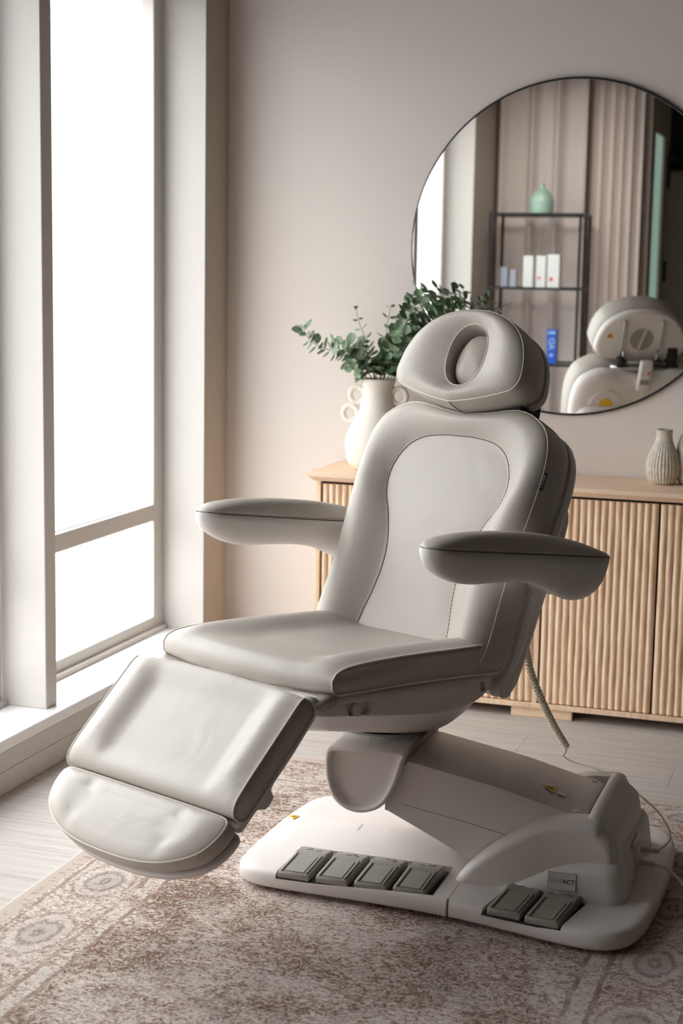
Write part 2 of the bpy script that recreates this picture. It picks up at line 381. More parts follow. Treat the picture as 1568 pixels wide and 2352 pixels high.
for i, (a, b) in enumerate(BAYS):
    wn = empty('window_%d' % (i+1), (-2.62, (a+b)/2, .164)); struct(wn)
    f = MB(); X0, X1 = -2.58, -2.592; sw = .075; a_, b_ = a+.002, b-.004
    z0, z1 = .164, 2.578
    f.box(X0, X1, a_, a_+sw, z0, z1).box(X0, X1, b_-sw, b_, z0, z1)
    f.box(X0, X1, a_+sw, b_-sw, z0, .222).box(X0, X1, a_+sw, b_-sw, z1-.08, z1)
    f.box(X0, X1-.004, a_+sw, b_-sw, .590, .652)
    f.build('window_frame', 'paint', wn, smooth=False, bev=.003)
    g = MB(); g.box(-2.60, -2.584, a_+.035, b_-.04, .185, .200); g.box(-2.60, -2.584, b_-.045, b_-.03, .185, 2.6)
    g.build('glazing_bead', 'paint', wn, smooth=False, bev=.003)
    box('inner_stop', (-2.592, -2.560, a_, b_, .164, .182), 'paint', wn, bev=.003)
    box('pane', (-2.637, -2.631, a_+sw-.004, b_-sw+.004, .648, z1-.078), 'pane_dimmed' if i == 0 else 'pane', wn, bev=0)
    box('pane', (-2.637, -2.631, a_+sw-.004, b_-sw+.004, .220, .593), 'pane_dimmed' if i == 0 else 'pane', wn, bev=0)
    if i == 2:   # faint looping frosted decal line near the top of the pane
        dp = catmull([(-2.629, 4.70, 2.52), (-2.629, 4.843, 2.349), (-2.629, 4.989, 2.232), (-2.629, 5.129, 2.149), (-2.629, 5.283, 2.129), (-2.629, 5.45, 2.199), (-2.629, 5.51, 2.329), (-2.629, 5.52, 2.483)], 60)
        mb = MB(); mb.loft([[p+Vector((0, 0, -.012)), p+Vector((0, 0, .012)), p+Vector((.001, 0, .012)), p+Vector((.001, 0, -.012))] for p in dp])
        mb.build('window_decal', 'pane', wn)
# partition behind the curtain and open door with glass slot (seen in the mirror)
struct(box('wall_partition', (-2.411, -1.49, 1.08, 1.16, 0, ZC), 'doorpaint', bev=0))
dr = empty('door_1', (-1.46, .70, 0)); struct(dr)
mb = MB(); mb.box(-1.49, -1.445, .98, 1.16, 0, 2.75).box(-1.49, -1.445, .25, .52, 0, 2.75).box(-1.49, -1.445, .52, .98, 2.42, 2.75).box(-1.49, -1.445, .52, .98, 0, .3)
mb.build('door_leaf', 'doorpaint', dr, smooth=False, bev=.002)
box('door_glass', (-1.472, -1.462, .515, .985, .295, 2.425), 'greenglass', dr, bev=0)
box('hinge', (-1.444, -1.426, .30, .34, 2.10, 2.32), 'rubber', dr); box('hinge', (-1.444, -1.426, .30, .34, 1.48, 1.62), 'rubber', dr)
box('door_closer', (-1.444, -1.39, .10, .33, 2.29, 2.32), 'rubber', dr)
cb = empty('tall_cupboard', (-1.62, -.95, 0), 'tall beige cupboard beyond the open door, seen at the right edge of the mirror', 'cupboard')
box('cupboard_body', (-2.0, -1.2, -1.28, -.7, 0, 2.28), 'doorpaint', cb); box('cupboard_door', (-1.99, -1.21, -.70, -.68, .05, 2.26), 'doorpaint', cb)

# ------------------------------------------------------------------ rug
def rug():
    nx, ny = 2, 2
    v = MB().box(RUGX, RUGX+RUGW, RUGY, RUGY+RUGL, 0.001, .011)
    o = v.build('rug', 'rug', None, loc=(RUGX, RUGY, 0), smooth=False, bev=.003)
    tag(o, 'faded oriental rug in cream, brown and grey under the treatment chair', 'rug')
rug()

# ------------------------------------------------------------------ treatment chair
AZ = R(23.0); CC = -2.65; F0 = -3.185
F_ = Vector((-math.sin(AZ), -math.cos(AZ), 0)); W_ = Vector((math.cos(AZ), -math.sin(AZ), 0)); Z_ = Vector((0, 0, 1))
def U(f, w_, z): return F_*(f+F0) + W_*(w_+CC) + Z_*z
def plane(A, tilt):
    s_, c_ = math.sin(R(tilt)), math.cos(R(tilt))
    def P(w_, t, h=0): return U(A[0]-s_*t+c_*h, w_, A[1]+c_*t+s_*h)
    return P
chair = empty('treatment_chair', (-.97, 3.93, 0.011), 'electric reclining treatment chair in beige leather on a white pedal base', 'treatment chair')

# ---- backrest
BP = plane((-.06, .62), 25)
N = 112
back_half = [(0, -.09), (.12, -.09), (.22, -.088), (.266, -.07), (.284, -.03), (.287, .03), (.285, .09), (.285, .16), (.289, .24), (.296, .33), (.301, .42), (.300, .48), (.290, .535), (.266, .578), (.225, .606), (.19, .618), (.15, .619), (.08, .607), (0, .598)]
inner_half = [(0, -.082), (.10, -.082), (.150, -.06), (.147, .01), (.134, .08), (.127, .15), (.134, .22), (.161, .30), (.187, .352), (.198, .405), (.189, .455), (.161, .5), (.115, .527), (.05, .537), (0, .538)]
def cushion_faces(mb, P, outer, inner, thick, bulge, panel, rear_in=.004, inner_depth=0):
    n = len(outer); loops = []
    # rear -> side -> front piping
    cx = sum(p[0] for p in outer)/n; cy = sum(p[1] for p in outer)/n
    def off(p, d):
        v = Vector((p[0]-cx, p[1]-cy)); l = v.length; return (p[0]-v.x/l*d, p[1]-v.y/l*d)
    for h, ins in ((-thick, rear_in+.006), (-thick+.006, rear_in), (-thick*.66, -.002), (-thick*.33, -.003), (-.006, -.001), (0, 0)):
        loops.append([P(*off(p, ins), h) for p in outer])
    for s_ in (.03, .08, .16, .26, .38, .5, .62, .74, .85, .94, 1.0):
        L = []
        for a, b in zip(outer, inner):
            x = a[0]+(b[0]-a[0])*s_; y = a[1]+(b[1]-a[1])*s_
            L.append(P(x, y, bulge(s_, x, y)))
        loops.append(L)
    ix = sum(p[0] for p in inner)/n; iy = sum(p[1] for p in inner)/n
    if panel is not None:
        for s_ in (.97, .9, .75, .55, .35, .15):
            loops.append([P(ix+(p[0]-ix)*s_, iy+(p[1]-iy)*s_, panel(s_, ix+(p[0]-ix)*s_, iy+(p[1]-iy)*s_)) for p in inner])
    mb.loft(loops, True, panel is not None)
    return loops
outer = mirror_half(back_half, N); inner = mirror_half(inner_half, N)
def bb(s_, x, y):
    side = sstep(.10, .2, abs(x)); k = .022 + .026*side*sstep(.58, .2, y)
    return k*math.sin(PI*min(1, s_)**.72) - .010*s_*s_
mb = MB(); cushion_faces(mb, BP, outer, inner, .118, bb, lambda s_, x, y: -.010+.007*(1-s_*s_))
bk = mb.build('backrest', 'leather', chair)
o = MB().tube([BP(p[0], p[1], .0005) for p in outer], .0017, 6, True).build('piping', 'pipe', bk)
o = MB().tube([BP(p[0], p[1], -.0095) for p in inner], .0013, 6, True).build('panel_seam', 'seam', bk)
def stitches(name, pts, par, mat='pipe', n=90, r=.0006):
    c = catmull(pts, n*2); mb = MB()
    for i in range(0, len(c)-1, 2): mb.tube([c[i], c[i].lerp(c[i+1], .8)], r, 4)
    return mb.build(name, mat, par)
stitches('stitching', [BP(p[0]*(1.028), .23+(p[1]-.23)*1.022, bb(.94, p[0], p[1])+.0005) for p in inner[8:N-8]], bk, n=150)
mb = MB().loft([[BP(p[0], p[1], -.1183) for p in outer], [BP(p[0], p[1], -.1205) for p in outer]], False, False)
mb.build('rear_seam', 'seam', bk)
# brand tag on the right piping
ti = Vector(BP(.3015, .475, .003)); tj = Vector(BP(.2995, .400, .003)); tw = (BP(0, 0, -1)-BP(0, 0, 0)).normalized()
tx = (tj-ti).normalized(); tz = W_
tagc = (ti+tj)/2+tw*.007+W_*.003
def quadbox(name, c, x, y, lx, ly, th, mat, par, bev=0):
    x = Vector(x).normalized(); y = Vector(y).normalized(); z = x.cross(y).normalized()
    vs = [c+x*(sx_*lx/2)+y*(sy_*ly/2)+z*(sz*th/2) for sz in (-1, 1) for sx_, sy_ in ((-1, -1), (1, -1), (1, 1), (-1, 1))]
    return mk(name, vs, [(0, 3, 2, 1), (4, 5, 6, 7), (0, 1, 5, 4), (1, 2, 6, 5), (2, 3, 7, 6), (3, 0, 4, 7)], mat, par, smooth=False, bev=bev)
tn = (W_*.75+(BP(0, 0, 1)-BP(0, 0, 0))*.66).normalized(); ty = tn.cross(tx).normalized()
tg = quadbox('brand_tag', tagc, tx, ty, .046, .013, .0014, 'navy', bk)
text('tag_lettering', "SKIN'ACT", .0086, 'whiteink', frame(tagc+tn*.0008, tx, ty), tg, .0001, .0001)

# white shell behind the backrest
mb = MB(); cxy = (0, .28)
def sc(p, k, ky=None): return (cxy[0]+(p[0]-cxy[0])*k, cxy[1]+(p[1]-cxy[1])*(ky or k))
so = [(p[0], max(p[1], -.085)) for p in outer]
L = [[BP(*sc(p, k), h) for p in so] for k, h in ((.988, -.119), (.99, -.125), (.988, -.150), (.972, -.166), (.935, -.177), (.85, -.185), (.6, -.190), (.3, -.192))]
mb.loft(L); sh = mb.build('back_shell', 'plastic', chair)
# thicker lower body of the shell
low = mirror_half([(0, -.10), (.15, -.10), (.235, -.095), (.262, -.07), (.268, .0), (.272, .1), (.276, .25), (.282, .36), (.272, .42), (.235, .455), (.15, .465), (0, .465)], 80)
L = [[BP(x*k, .18+(y-.18)*k2, h) for x, y in low] for k, k2, h in ((1, 1, -.12), (1.005, 1, -.160), (1, 1, -.195), (.99, .99, -.207), (.95, .96, -.219), (.82, .85, -.226), (.4, .4, -.230))]
MB().loft(L).build('rear_cover', 'plastic', sh)
# hooked side brackets at the bottom of the back
for sgn in (-1, 1):
    prof = catmull([(.0, -.118), (-.05, -.118), (-.092, -.118), (-.108, -.13), (-.105, -.158), (-.092, -.172), (-.07, -.17), (-.060, -.162), (-.045, -.17), (-.02, -.186), (.01, -.190), (.03, -.16)], 40, True)
    mb = MB().loft([[BP(sgn*ww, p.x, p.y) for p in prof] for ww in (.245, .272, .276)]); mb.build('hinge_bracket', 'plastic', sh, autosm=35)
# details on the back that the mirror shows
def disc(name, c, n_, r, th, mat, par, seg=32):
    return MB().lathe([(r, 0), (r, th)], c, seg, axis=n_).build(name, mat, par, autosm=30)
bn = (BP(0, 0, -1)-BP(0, 0, 0)).normalized(); bu = (BP(0, 1, 0)-BP(0, 0, 0)).normalized()
disc('round_sticker', BP(-.150, .470, -.1935), bn, .031, .002, 'yellow', sh)
disc('round_boss', BP(-.150, .465, -.175), bn, .072, .018, 'plastic', sh)
quadbox('corner_badge', BP(-.245, .548, -.158), W_, bu, .026, .030, .006, 'pedal', sh, .003)
for k in range(3):
    quadbox('button_plate', BP(-.255, .490-.034*k, -.166), W_, bu, .030, .031, .022, 'plastic', sh, .004)

# ---- headrest
HP = plane((-.264, 1.25), 25)
head_half = [(0, -.055), (.07, -.044), (.145, -.025), (.188, -.008), (.204, .018), (.203, .05), (.195, .087), (.175, .13), (.14, .167), (.095, .192), (.045, .205), (0, .208)]
NH = 96
ho = mirror_half(head_half, NH)
hole = []
for i in range(NH):
    a = -PI/2 + 2*PI*i/NH; c_, s_ = math.cos(a), math.sin(a)
    hole.append((.010+.0615*math.copysign(abs(c_)**.9, c_), .080+.088*math.copysign(abs(s_)**.9, s_)))
def hb(s_, x, y): return .022*math.sin(PI*min(1, s_)**.75)-.003*s_
mb = MB(); Lp = cushion_faces(mb, HP, ho, hole, .116, hb, None, .002)
def sh_hole(k, h): return [HP(.010+(p[0]-.010)*k, .08+(p[1]-.08)*k, h) for p in hole]
mb2 = MB(); mb.loft([Lp[-1], sh_hole(.985, -.008), sh_hole(.95, -.03), sh_hole(.93, -.075), sh_hole(.5, -.078)], False, True)
hd = mb.build('headrest', 'leather', chair)
hd.data.validate()
MB().tube([HP(p[0], p[1], .0005) for p in ho], .0017, 6, True).build('piping', 'pipe', hd)
MB().tube([HP(p[0], p[1], -.001) for p in hole], .0012, 6, True).build('piping', 'pipe', hd)
stitches('stitching', [HP(p[0]*1.0, p[1]*1.0, -.007)+(HP(p[0]*1.01, .08+(p[1]-.08)*1.01, 0)-HP(p[0], p[1], 0))*.6 for p in ho[NH-26:]+ho[:27]], hd, n=110)
pth = [HP(.0, -.0555, .0), HP(.001, -.0595, -.02), HP(.003, -.061, -.05), HP(.010, -.0605, -.085), HP(.022, -.059, -.114)]
MB().tube(catmull(pth, 16), .0012, 6).build('centre_seam', 'seam', hd)
MB().loft([[HP(p[0], p[1], -.1163) for p in ho], [HP(p[0], p[1], -.1185) for p in ho]], False, False).build('rear_seam', 'seam', hd)
# loose pillow inside the face hole
prof = [(.999, -.062), (1.0, -.05), (.95, -.037), (.82, -.026), (.6, -.019), (.3, -.016), (.05, -.0155)]
random.seed(4)
L = []
for k, h in prof:
    L.append([HP(.014+(p[0]-.010)*.90*k, .074+(p[1]-.08)*.90*k, h+.0025*math.sin(3*i*2*PI/NH+k*6)*(k > .4)) for i, p in enumerate(hole)])
MB().loft(L).build('face_pillow', 'leather2', chair)
# headrest shell
L = [[HP(p[0]*k, .08+(p[1]-.08)*k, h) for p in ho] for k, h in ((.99, -.1175), (.995, -.122), (.985, -.14), (.96, -.149), (.91, -.152), (.5, -.152), (.35, -.152))]
hs = MB().loft(L).build('headrest_shell', 'plastic', chair)
hn = (HP(0, 0, -1)-HP(0, 0, 0)).normalized(); hu = (HP(0, 1, 0)-HP(0, 0, 0)).normalized()
disc('face_hole_cover', HP(0, .075, -.1525), hn, .052, .002, 'pedal', hs)
# sunken left and right fields of the shell rear
for ww in (-.085, .085):
    quadbox('support_bar', HP(ww, .06, -.162), W_, hu, .017, .215, .012, 'steel', hs, .002)
    MB().tube([HP(ww*.93, .03, -.165), HP(ww*.8, -.05, -.182)], .005, 8).build('brace', 'steel', hs)
quadbox('pull_strap', HP(.0, .07, -.158), W_*.25+hu, W_, .12, .008, .004, 'plastic', hs)
MB().tube([HP(-.13, -.052, -.188), HP(.13, -.052, -.188)], .015, 16).build('cross_tube', 'steel', hs)
MB().tube([HP(-.09, -.022, -.185), HP(.1, -.022, -.185)], .009, 12).build('cross_rod', 'steel', hs)
MB().lathe([(.0, -.012), (.022, -.012), (.026, 0), (.024, .018), (.01, .03)], HP(-.085, -.020, -.190), 16, axis=-W_).build('clamp_knob', 'rubber', hs)
MB().tube([HP(.125, -.035, -.17), HP(.16, -.05, -.18), HP(.185, -.09, -.185), HP(.19, -.125, -.185)], [.02, .021, .015, .010], 12).build('clamp_lever', 'rubber', hs)
tri = HP(-.145, .09, -.1535)
def triangle(c, up, side, r, name, par, mat='orange'):
    up = Vector(up).normalized(); side = Vector(side).normalized(); n_ = side.cross(up)*.0008
    p = [c+up*r, c-up*r*.6+side*r*.95, c-up*r*.6-side*r*.95]
    o = mk(name, [q+n_ for q in p]+[q-n_ for q in p], [(0, 1, 2), (3, 5, 4), (0, 3, 4, 1), (1, 4, 5, 2), (2, 5, 3, 0)], mat, par, smooth=False)
    q = [c+up*r*.45-side*r*.1, c+up*r*.45+side*r*.1, c-up*r*.3+side*r*.22, c-up*r*.3-side*r*.22]
    mk('warning_mark', [x+n_*1.5 for x in q]+[x-n_*1.5 for x in q], [(0, 1, 2, 3), (4, 7, 6, 5), (0, 4, 5, 1), (1, 5, 6, 2), (2, 6, 7, 3), (3, 7, 4, 0)], 'ink', o, smooth=False)
    return o
triangle(tri, hu, W_, .016, 'warning_sticker', hs)
# black slide bracket between backrest and headrest
for ww in (.145,):
    vs = catmull([(-.05, -.10), (.05, -.10), (.06, -.165), (.0, -.185), (-.09, -.16)], 24, True)
    MB().loft([[HP(ww+d, p.x-.03, p.y) for p in vs] for d in (-.02, .02)]).build('slide_bracket', 'rubber', chair, autosm=35)

# ---- seat cushion: leather roll lofted across the width
def roll(name, prof_fn, ws, mat, par, n=64, **kw):
    L = []
    for x in ws: L.append(prof_fn(x, n))
    mb = MB().loft(L); return mb.build(name, mat, par, **kw), L
SW = .279
seat_prof = [(-.128, .537), (.04, .551), (.2, .566), (.36, .579), (.500, .590), (.516, .602), (.520, .622), (.512, .640), (.488, .650), (.44, .653), (.36, .651), (.229, .643), (.1, .632), (0, .624), (-.07, .618), (-.105, .606), (-.125, .575)]
def seat_fn(x, n):
    ax = abs(x); out = []
    P = catmull(seat_prof, n, True)
    edge = sstep(SW-.022, SW, ax)     # round the long top edge into the side panel
    dip = 1-sstep(.13, .205, ax)
    hump = math.exp(-((ax-.228)/.03)**2)
    for p in P:
        f, z = p.x, p.y
        top = sstep(.0, .02, z-(.562+.075*(f)+.02))
        fr = sstep(.50, .33, f)
        z -= top*dip*.018*fr; z += top*hump*.010*sstep(.53, .42, f)
        z -= top*edge*.004
        f += sstep(.38, .52, f)*.026*(1-(x/SW)**2)
        z += sstep(.46, .52, f)*-.012*(1-(x/SW)**2)*(1-top)
        out.append(U(f, x, z))
    return out
ws = [-SW, -SW+.003, -.268, -.255, -.24, -.225, -.21, -.195, -.18, -.165, -.15, -.13, -.11, -.08, -.04, 0]; ws = ws+[-x for x in ws[-2::-1]]
seat, L = roll('seat_cushion', seat_fn, ws, 'leather', chair)
for k in (0, -1):
    sg = -1 if k == 0 else 1; MB().tube([p+W_*(sg*.0006)+Z_*.0002 for p in L[k]], .0021, 6, True).build('piping', 'pipe', seat)
# creased flap of leather at the seat front
pts = []
flap = []
for i in range(25):
    x = -.285+.57*i/24; a = [U(.508+.010*(1-(x/.285)**2), x, .594), U(.535+.024*(1-(x/.285)**2)+.003*math.sin(i*1.7), x, .589+.003*math.sin(i*1.1)), U(.566, x, .585+.003*math.sin(i*2.3)), U(.574, x, .572), U(.560, x, .566), U(.51, x, .570)]
    flap.append(a)
MB().loft(flap).build('gap_flap', 'leather2', seat)

# ---- leg cushion
LP = plane((.615, .601), 48)
leg_prof = [(.012, -.010), (.006, .001), (-.02, .004), (-.08, .004), (-.15, .004), (-.22, .004), (-.268, .002), (-.290, -.006), (-.300, -.020), (-.298, -.042), (-.286, -.057), (-.26, -.062), (-.15, -.062), (-.02, -.062), (.010, -.056), (.018, -.035)]
LW = .2755
def leg_fn(x, n):
    ax = abs(x); P = catmull(leg_prof, n, True); out = []
    dip = 1-sstep(.160, .205, ax); hump = math.exp(-((ax-.228)/.028)**2); edge = sstep(LW-.02, LW, ax)
    for p in P:
        t, h = p.x, p.y; top = sstep(-.035, -.005, h); mid = sstep(-.296, -.22, t)*sstep(.02, -.06, t)
        h += top*(hump*.010*sstep(-.29, -.2, t)*sstep(.02, -.03, t) - dip*.014*mid - edge*.003)
        t += sstep(-.03, .01, t)*.012*(1-(x/LW)**2)
        out.append(LP(x, t, h))
    return out
wl_ = [-LW, -LW+.003, -.262, -.25, -.24, -.23, -.22, -.21, -.2, -.19, -.18, -.165, -.15, -.12, -.08, -.04, 0]; wl_ = wl_+[-x for x in wl_[-2::-1]]
legc, L = roll('leg_cushion', leg_fn, wl_, 'leather', chair)
for k in (0, -1): MB().tube([p+W_*(.0006*(-1 if k == 0 else 1)) for p in L[k]], .0020, 6, True).build('piping', 'pipe', legc)
# leg rest shell
prof = catmull([(.0, -.062), (.01, -.075), (-.05, -.078), (-.10, -.080), (-.185, -.080), (-.192, -.100), (-.215, -.104), (-.232, -.098), (-.245, -.080), (-.30, -.078), (-.312, -.070), (-.305, -.058), (-.28, -.060)], 60, True)
MB().loft([[LP(x, p.x, p.y) for p in prof] for x in (-.268, -.262, .262, .268)]).build('leg_shell', 'plastic', chair, autosm=40)

# ---- foot pad
PP = plane((.845, .364), 50)
pad_half = [(0, -.142), (.08, -.139), (.15, -.127), (.205, -.105), (.248, -.074), (.268, -.036), (.273, -.004), (.268, .014), (.245, .022), (.15, .024), (0, .024)]
po = mirror_half(pad_half, NH); pin = [(p[0]*.72, -.06+(p[1]+.06)*.55) for p in po]
def pb(s_, x, y):
    v = .007*sstep(.13, .215, abs(x))*sstep(.29, .25, abs(x))-.004*math.exp(-((abs(x)-.150)/.018)**2)
    return .015*math.sin(PI/2*min(1, s_))**.55+v*min(1, s_*1.6)
mb = MB(); cushion_faces(mb, PP, po, pin, .052, pb, lambda s_, x, y: .015+.003*(1-s_*s_)+.007*sstep(.13, .215, abs(x))*sstep(.29, .25, abs(x))-.004*math.exp(-((abs(x)-.150)/.018)**2), .010)
pad = mb.build('foot_pad', 'leather', chair)
MB().tube([PP(p[0], p[1], .0005) for p in po], .0016, 6, True).build('piping', 'pipe', pad)
stitches('stitching', [PP(p[0]*1.0, p[1], -.008) for p in po[NH-34:]+po[:35]], pad, n=130)
L = [[PP(p[0]*k, -.06+(p[1]+.06)*k, h) for p in po] for k, h in ((.985, -.051), (1.0, -.056), (.995, -.066), (.92, -.073), (.5, -.075))]
MB().loft(L).build('foot_shell', 'plastic', chair)

# ---- armrests
def arm(sg):
    A0 = (.312, .9185); dirf = Vector((-.743, -.108)).normalized()      # (f,z) direction from tip to back
    nrm = Vector((-dirf.y, dirf.x));
    if nrm.y < 0: nrm = -nrm
    def AP(a, w_, h): return U(A0[0]+dirf.x*a+nrm.x*h, sg*w_, A0[1]+dirf.y*a+nrm.y*h)
    Lg = .752
    wc, hw = .372, .046
    top = [(0, 0), (.012, .012), (.05, .026), (.12, .038), (.2, .045), (.3, .049), (.42, .049), (.53, .043), (.62, .033), (.69, .020), (.735, .009), (Lg, 0)]
    tp = catmull(top, 40); loops = []
    ns = 20
    def half(a):
        e = min(a/.075, (Lg-a)/.05, 1); e = max(0, e); return max(.002, hw*math.sqrt(1-(1-e)**2)) if e < 1 else hw
    for p in tp:
        a = max(.0005, min(Lg-.0005, p.x)); ww = half(a); hh = max(.0008, p.y); loops.append([AP(a, wc+ww*math.cos(PI*j/ns), hh*math.sin(PI*j/ns)**.8 if 0 < j < ns else 0) for j in range(ns+1)])
    pd = MB().loft(loops).build('arm_pad', 'leather', armo := MB().build('armrest', 'plastic', chair) if False else chair)
    bot = [(0, -.004), (.004, -.022), (.03, -.050), (.08, -.070), (.13, -.080), (.19, -.082), (.26, -.078), (.35, -.075), (.43, -.078), (.50, -.092), (.56, -.108), (.61, -.118), (.66, -.116), (.71, -.098), (.745, -.055), (Lg, -.006)]
    bp = catmull(bot, 48); loops = []
    for p in bp:
        a = max(.0005, min(Lg-.0005, p.x)); ww = half(a)+.0015; d = min(-.001, p.y)
        row = []
        for j in range(ns+1):
            c_ = math.cos(PI*j/ns); s_ = math.sin(PI*j/ns)
            k = math.copysign(abs(c_)**.75, c_)
            row.append(AP(a, wc+ww*(k*(.80+.20*(1-s_)) if s_ > .15 else k), d*s_**.75 if 0 < j < ns else -.0015))
        loops.append(row)
    bd = MB().loft(loops).build('arm_shell', 'plastic', chair)
    MB().tube([AP(max(.0005, min(Lg-.0005, p.x)), wc+half(max(.0005, min(Lg-.0005, p.x)))+.0005, -.0008) for p in tp], .0012, 5).build('arm_seam', 'seam', pd)
    MB().tube([AP(max(.0005, min(Lg-.0005, p.x)), wc-half(max(.0005, min(Lg-.0005, p.x)))-.0005, -.0008) for p in tp], .0012, 5).build('arm_seam', 'seam', pd)
    # pivot linking the arm to the back shell
    MB().lathe([(.032, -.01), (.034, .0), (.034, .085), (.03, .09)], AP(.585, .268, -.075), 24, axis=W_*sg).build('arm_pivot', 'plastic', bd, autosm=35)
arm(-1); arm(1)

# ---- seat shell (boat hull)
def hull():
    st = [  # f, z_top, z_crease, z_bottom, half width top, half width bottom
        (.572, .590, .560, .556, .268, .20), (.560, .592, .552, .508, .275, .17), (.53, .590, .545, .485, .277, .15), (.45, .584, .531, .462, .277, .14), (.36, .577, .513, .442, .277, .14),
        (.25, .568, .494, .418, .277, .14), (.14, .558, .474, .393, .277, .14), (.05, .551, .468, .372, .276, .138), (-.03, .544, .472, .358, .274, .135), (-.08, .540, .484, .360, .27, .13), (-.12, .536, .503, .392, .262, .11), (-.142, .534, .518, .46, .25, .08)]
    loops = []
    for f, zt, zc, zb, wt, wb in st:
        half = [(0, zt), (wt-.02, zt), (wt, zt-.003), (wt+.001, (zt+zc)/2), (wt, zc+.002), (wt-.002, zc-.0005), (wt-.012, zc-.003), (wt-.015, zc-.007), (wt-.034, zc-.022*(zc-zb)/.09), ((wt*.35+wb*.65), zb+(zc-zb)*.28), (wb, zb+.008), (wb-.03, zb), (0, zb)]
        full = half+[(-x, z) for x, z in half[-2:0:-1]]
        loops.append([U(f, x, z) for x, z in full])
    o = MB().loft(loops).build('seat_shell', 'plastic', chair, sub=2)
    # curved front roller edge
    MB().tube([U(.566, x/10*.268, .578) for x in range(-10, 11)], .0175, 14).build('front_roller', 'plastic', o)
    c_ = mk('cutter', [U(.425+a*(.043+.006*b), .264+d, .545+.12*a*.043+b*.016) for d in (0, .03) for a, b in ((-1.15, -.6), (-.8, -1), (.75, -1), (1, 1), (-1, 1))], [(0, 1, 2, 3, 4), (9, 8, 7, 6, 5), (0, 5, 6, 1), (1, 6, 7, 2), (2, 7, 8, 3), (3, 8, 9, 4), (4, 9, 5, 0)], 'plastic', None, smooth=False)
    carve(o, c_)
    c_ = mk('cutter', [U(-.062+a*.011+b*.004, .260+d, .507+b*.013) for d in (0, .03) for a, b in ((-1, -1), (1, -1), (1, 1), (-1, 1))], [(0, 1, 2, 3), (7, 6, 5, 4), (0, 4, 5, 1), (1, 5, 6, 2), (2, 6, 7, 3), (3, 7, 4, 0)], 'plastic', None, smooth=False)
    carve(o, c_)
    disc('latch_knob', U(.427, .262, .541), W_, .0150, .0145, 'plastic', o)
    disc('hinge_cap', U(.087, .2765, .508), W_, .026, .0014, 'plastic', o)
hull()
# toothed turntable ring
def gear(r, th, n_=150): pass
OC = U(.0, .0, 0)
mb = MB(); n_ = 240; Lz = []
for z in (.354, .366):
    Lz.append([Vector((OC.x+(.118+(.002 if j % 2 else 0))*math.cos(2*PI*j/n_), OC.y+(.118+(.002 if j % 2 else 0))*math.sin(2*PI*j/n_), z)) for j in range(n_)])
mb.loft(Lz); mb.build('turntable_ring', 'gear', chair, smooth=False)
disc('turntable_bearing', (OC.x, OC.y, .352), (0, 0, 1), .098, .06, 'rubber', chair)
# ---- lift head (D-shaped box)
def roundpoly(pts, n): return catmull(pts, n, True)
hp = [(-1.284, .346), (-1.2865, .30), (-1.279, .257), (-1.261, .218), (-1.226, .194), (-1.184, .190), (-1.140, .208), (-1.112, .243), (-1.092, .29), (-1.078, .340), (-1.070, .358), (-1.09, .361), (-1.18, .357), (-1.262, .354), (-1.277, .352)]
P = roundpoly(hp, 72); cxh, czh = -1.18, .285
def lp(k, y, dz=0): return [Vector((cxh+(p.x-cxh)*k, y, czh+(p.y-czh)*k+dz)) for p in P]
lh = MB().loft([lp(.60, 3.777), lp(.80, 3.777), lp(.835, 3.774), lp(.86, 3.763), lp(.90, 3.758), lp(.97, 3.760), lp(1, 3.770), lp(1, 3.79), lp(1, 4.07), lp(1, 4.09), lp(.97, 4.10)]).build('lift_head', 'plastic', chair)
disc('lift_column_cover', (-1.18, 3.945, .33), (0, 0, 1), .10, .026, 'plastic', lh)
# ---- lift arm
ax_ = catmull([(-1.13, .342), (-1.07, .334), (-.96, .315), (-.84, .294), (-.74, .270), (-.67, .2535), (-.635, .247), (-.618, .236), (-.613, .20)], 34)
loops = []
for p in ax_:
    x, zt = p.x, p.y; zb = zt-.142; y0, y1 = 3.782, 4.092
    loops.append([Vector((x, y0, zb)), Vector((x, y0-.001, zt-.07)), Vector((x, y0, zt-.010)), Vector((x, y0+.002, zt-.003)), Vector((x, y0+.009, zt)), Vector((x, (y0+y1)/2, zt+.002)), Vector((x, y1-.030, zt)), Vector((x, y1-.012, zt-.005)), Vector((x, y1, zt-.022)), Vector((x, y1, zb))])
la = MB().loft(loops).build('lift_arm', 'plastic', chair, autosm=35)
lo_ = catmull([(-1.12, .205), (-1.05, .182), (-.95, .15), (-.85, .115), (-.78, .085)], 20)
loops = [[Vector((p.x, 3.789, .07)), Vector((p.x, 3.789, p.y+.035)), Vector((p.x, 4.085, p.y+.035)), Vector((p.x, 4.085, .07))] for p in lo_]
zz = [(-1.13, .20), (-1.02, .150), (-.905, .096), (-.86, .075), (-.76, .070)]
z2 = catmull(zz, 16)
loops = [[Vector((p.x, 3.787, p.y)), Vector((p.x, 3.787, max(p.y+.01, .345-(p.x+1.13)*.28-.10))), Vector((p.x, 4.087, max(p.y+.01, .345-(p.x+1.13)*.28-.10))), Vector((p.x, 4.087, p.y))] for p in z2]
MB().loft(loops).build('lower_arm_cover', 'plastic', la, autosm=30)
MB().tube([Vector((x, 3.7815, z)) for x, z in ((-1.09, .222), (-1.02, .210), (-.91, .193), (-.80, .171))], .0009, 4).build('cover_groove', 'pedal', la)
for y_ in (3.80, 4.055): disc('screw_cap', (-.652, y_, .2490), (.2, 0, 1), .008, .0045, 'plastic', la)
quadbox('head_hinge_edge', Vector((-1.075, 3.93, .345)), (0, 1, 0), (.3, 0, 1), .30, .045, .006, 'pedal', lh)
wt_ = triangle(Vector((-.732, 3.884, .2734)), (-1, .06, .25), (0, 1, 0), .024, 'warning_sticker', la, 'yellow')
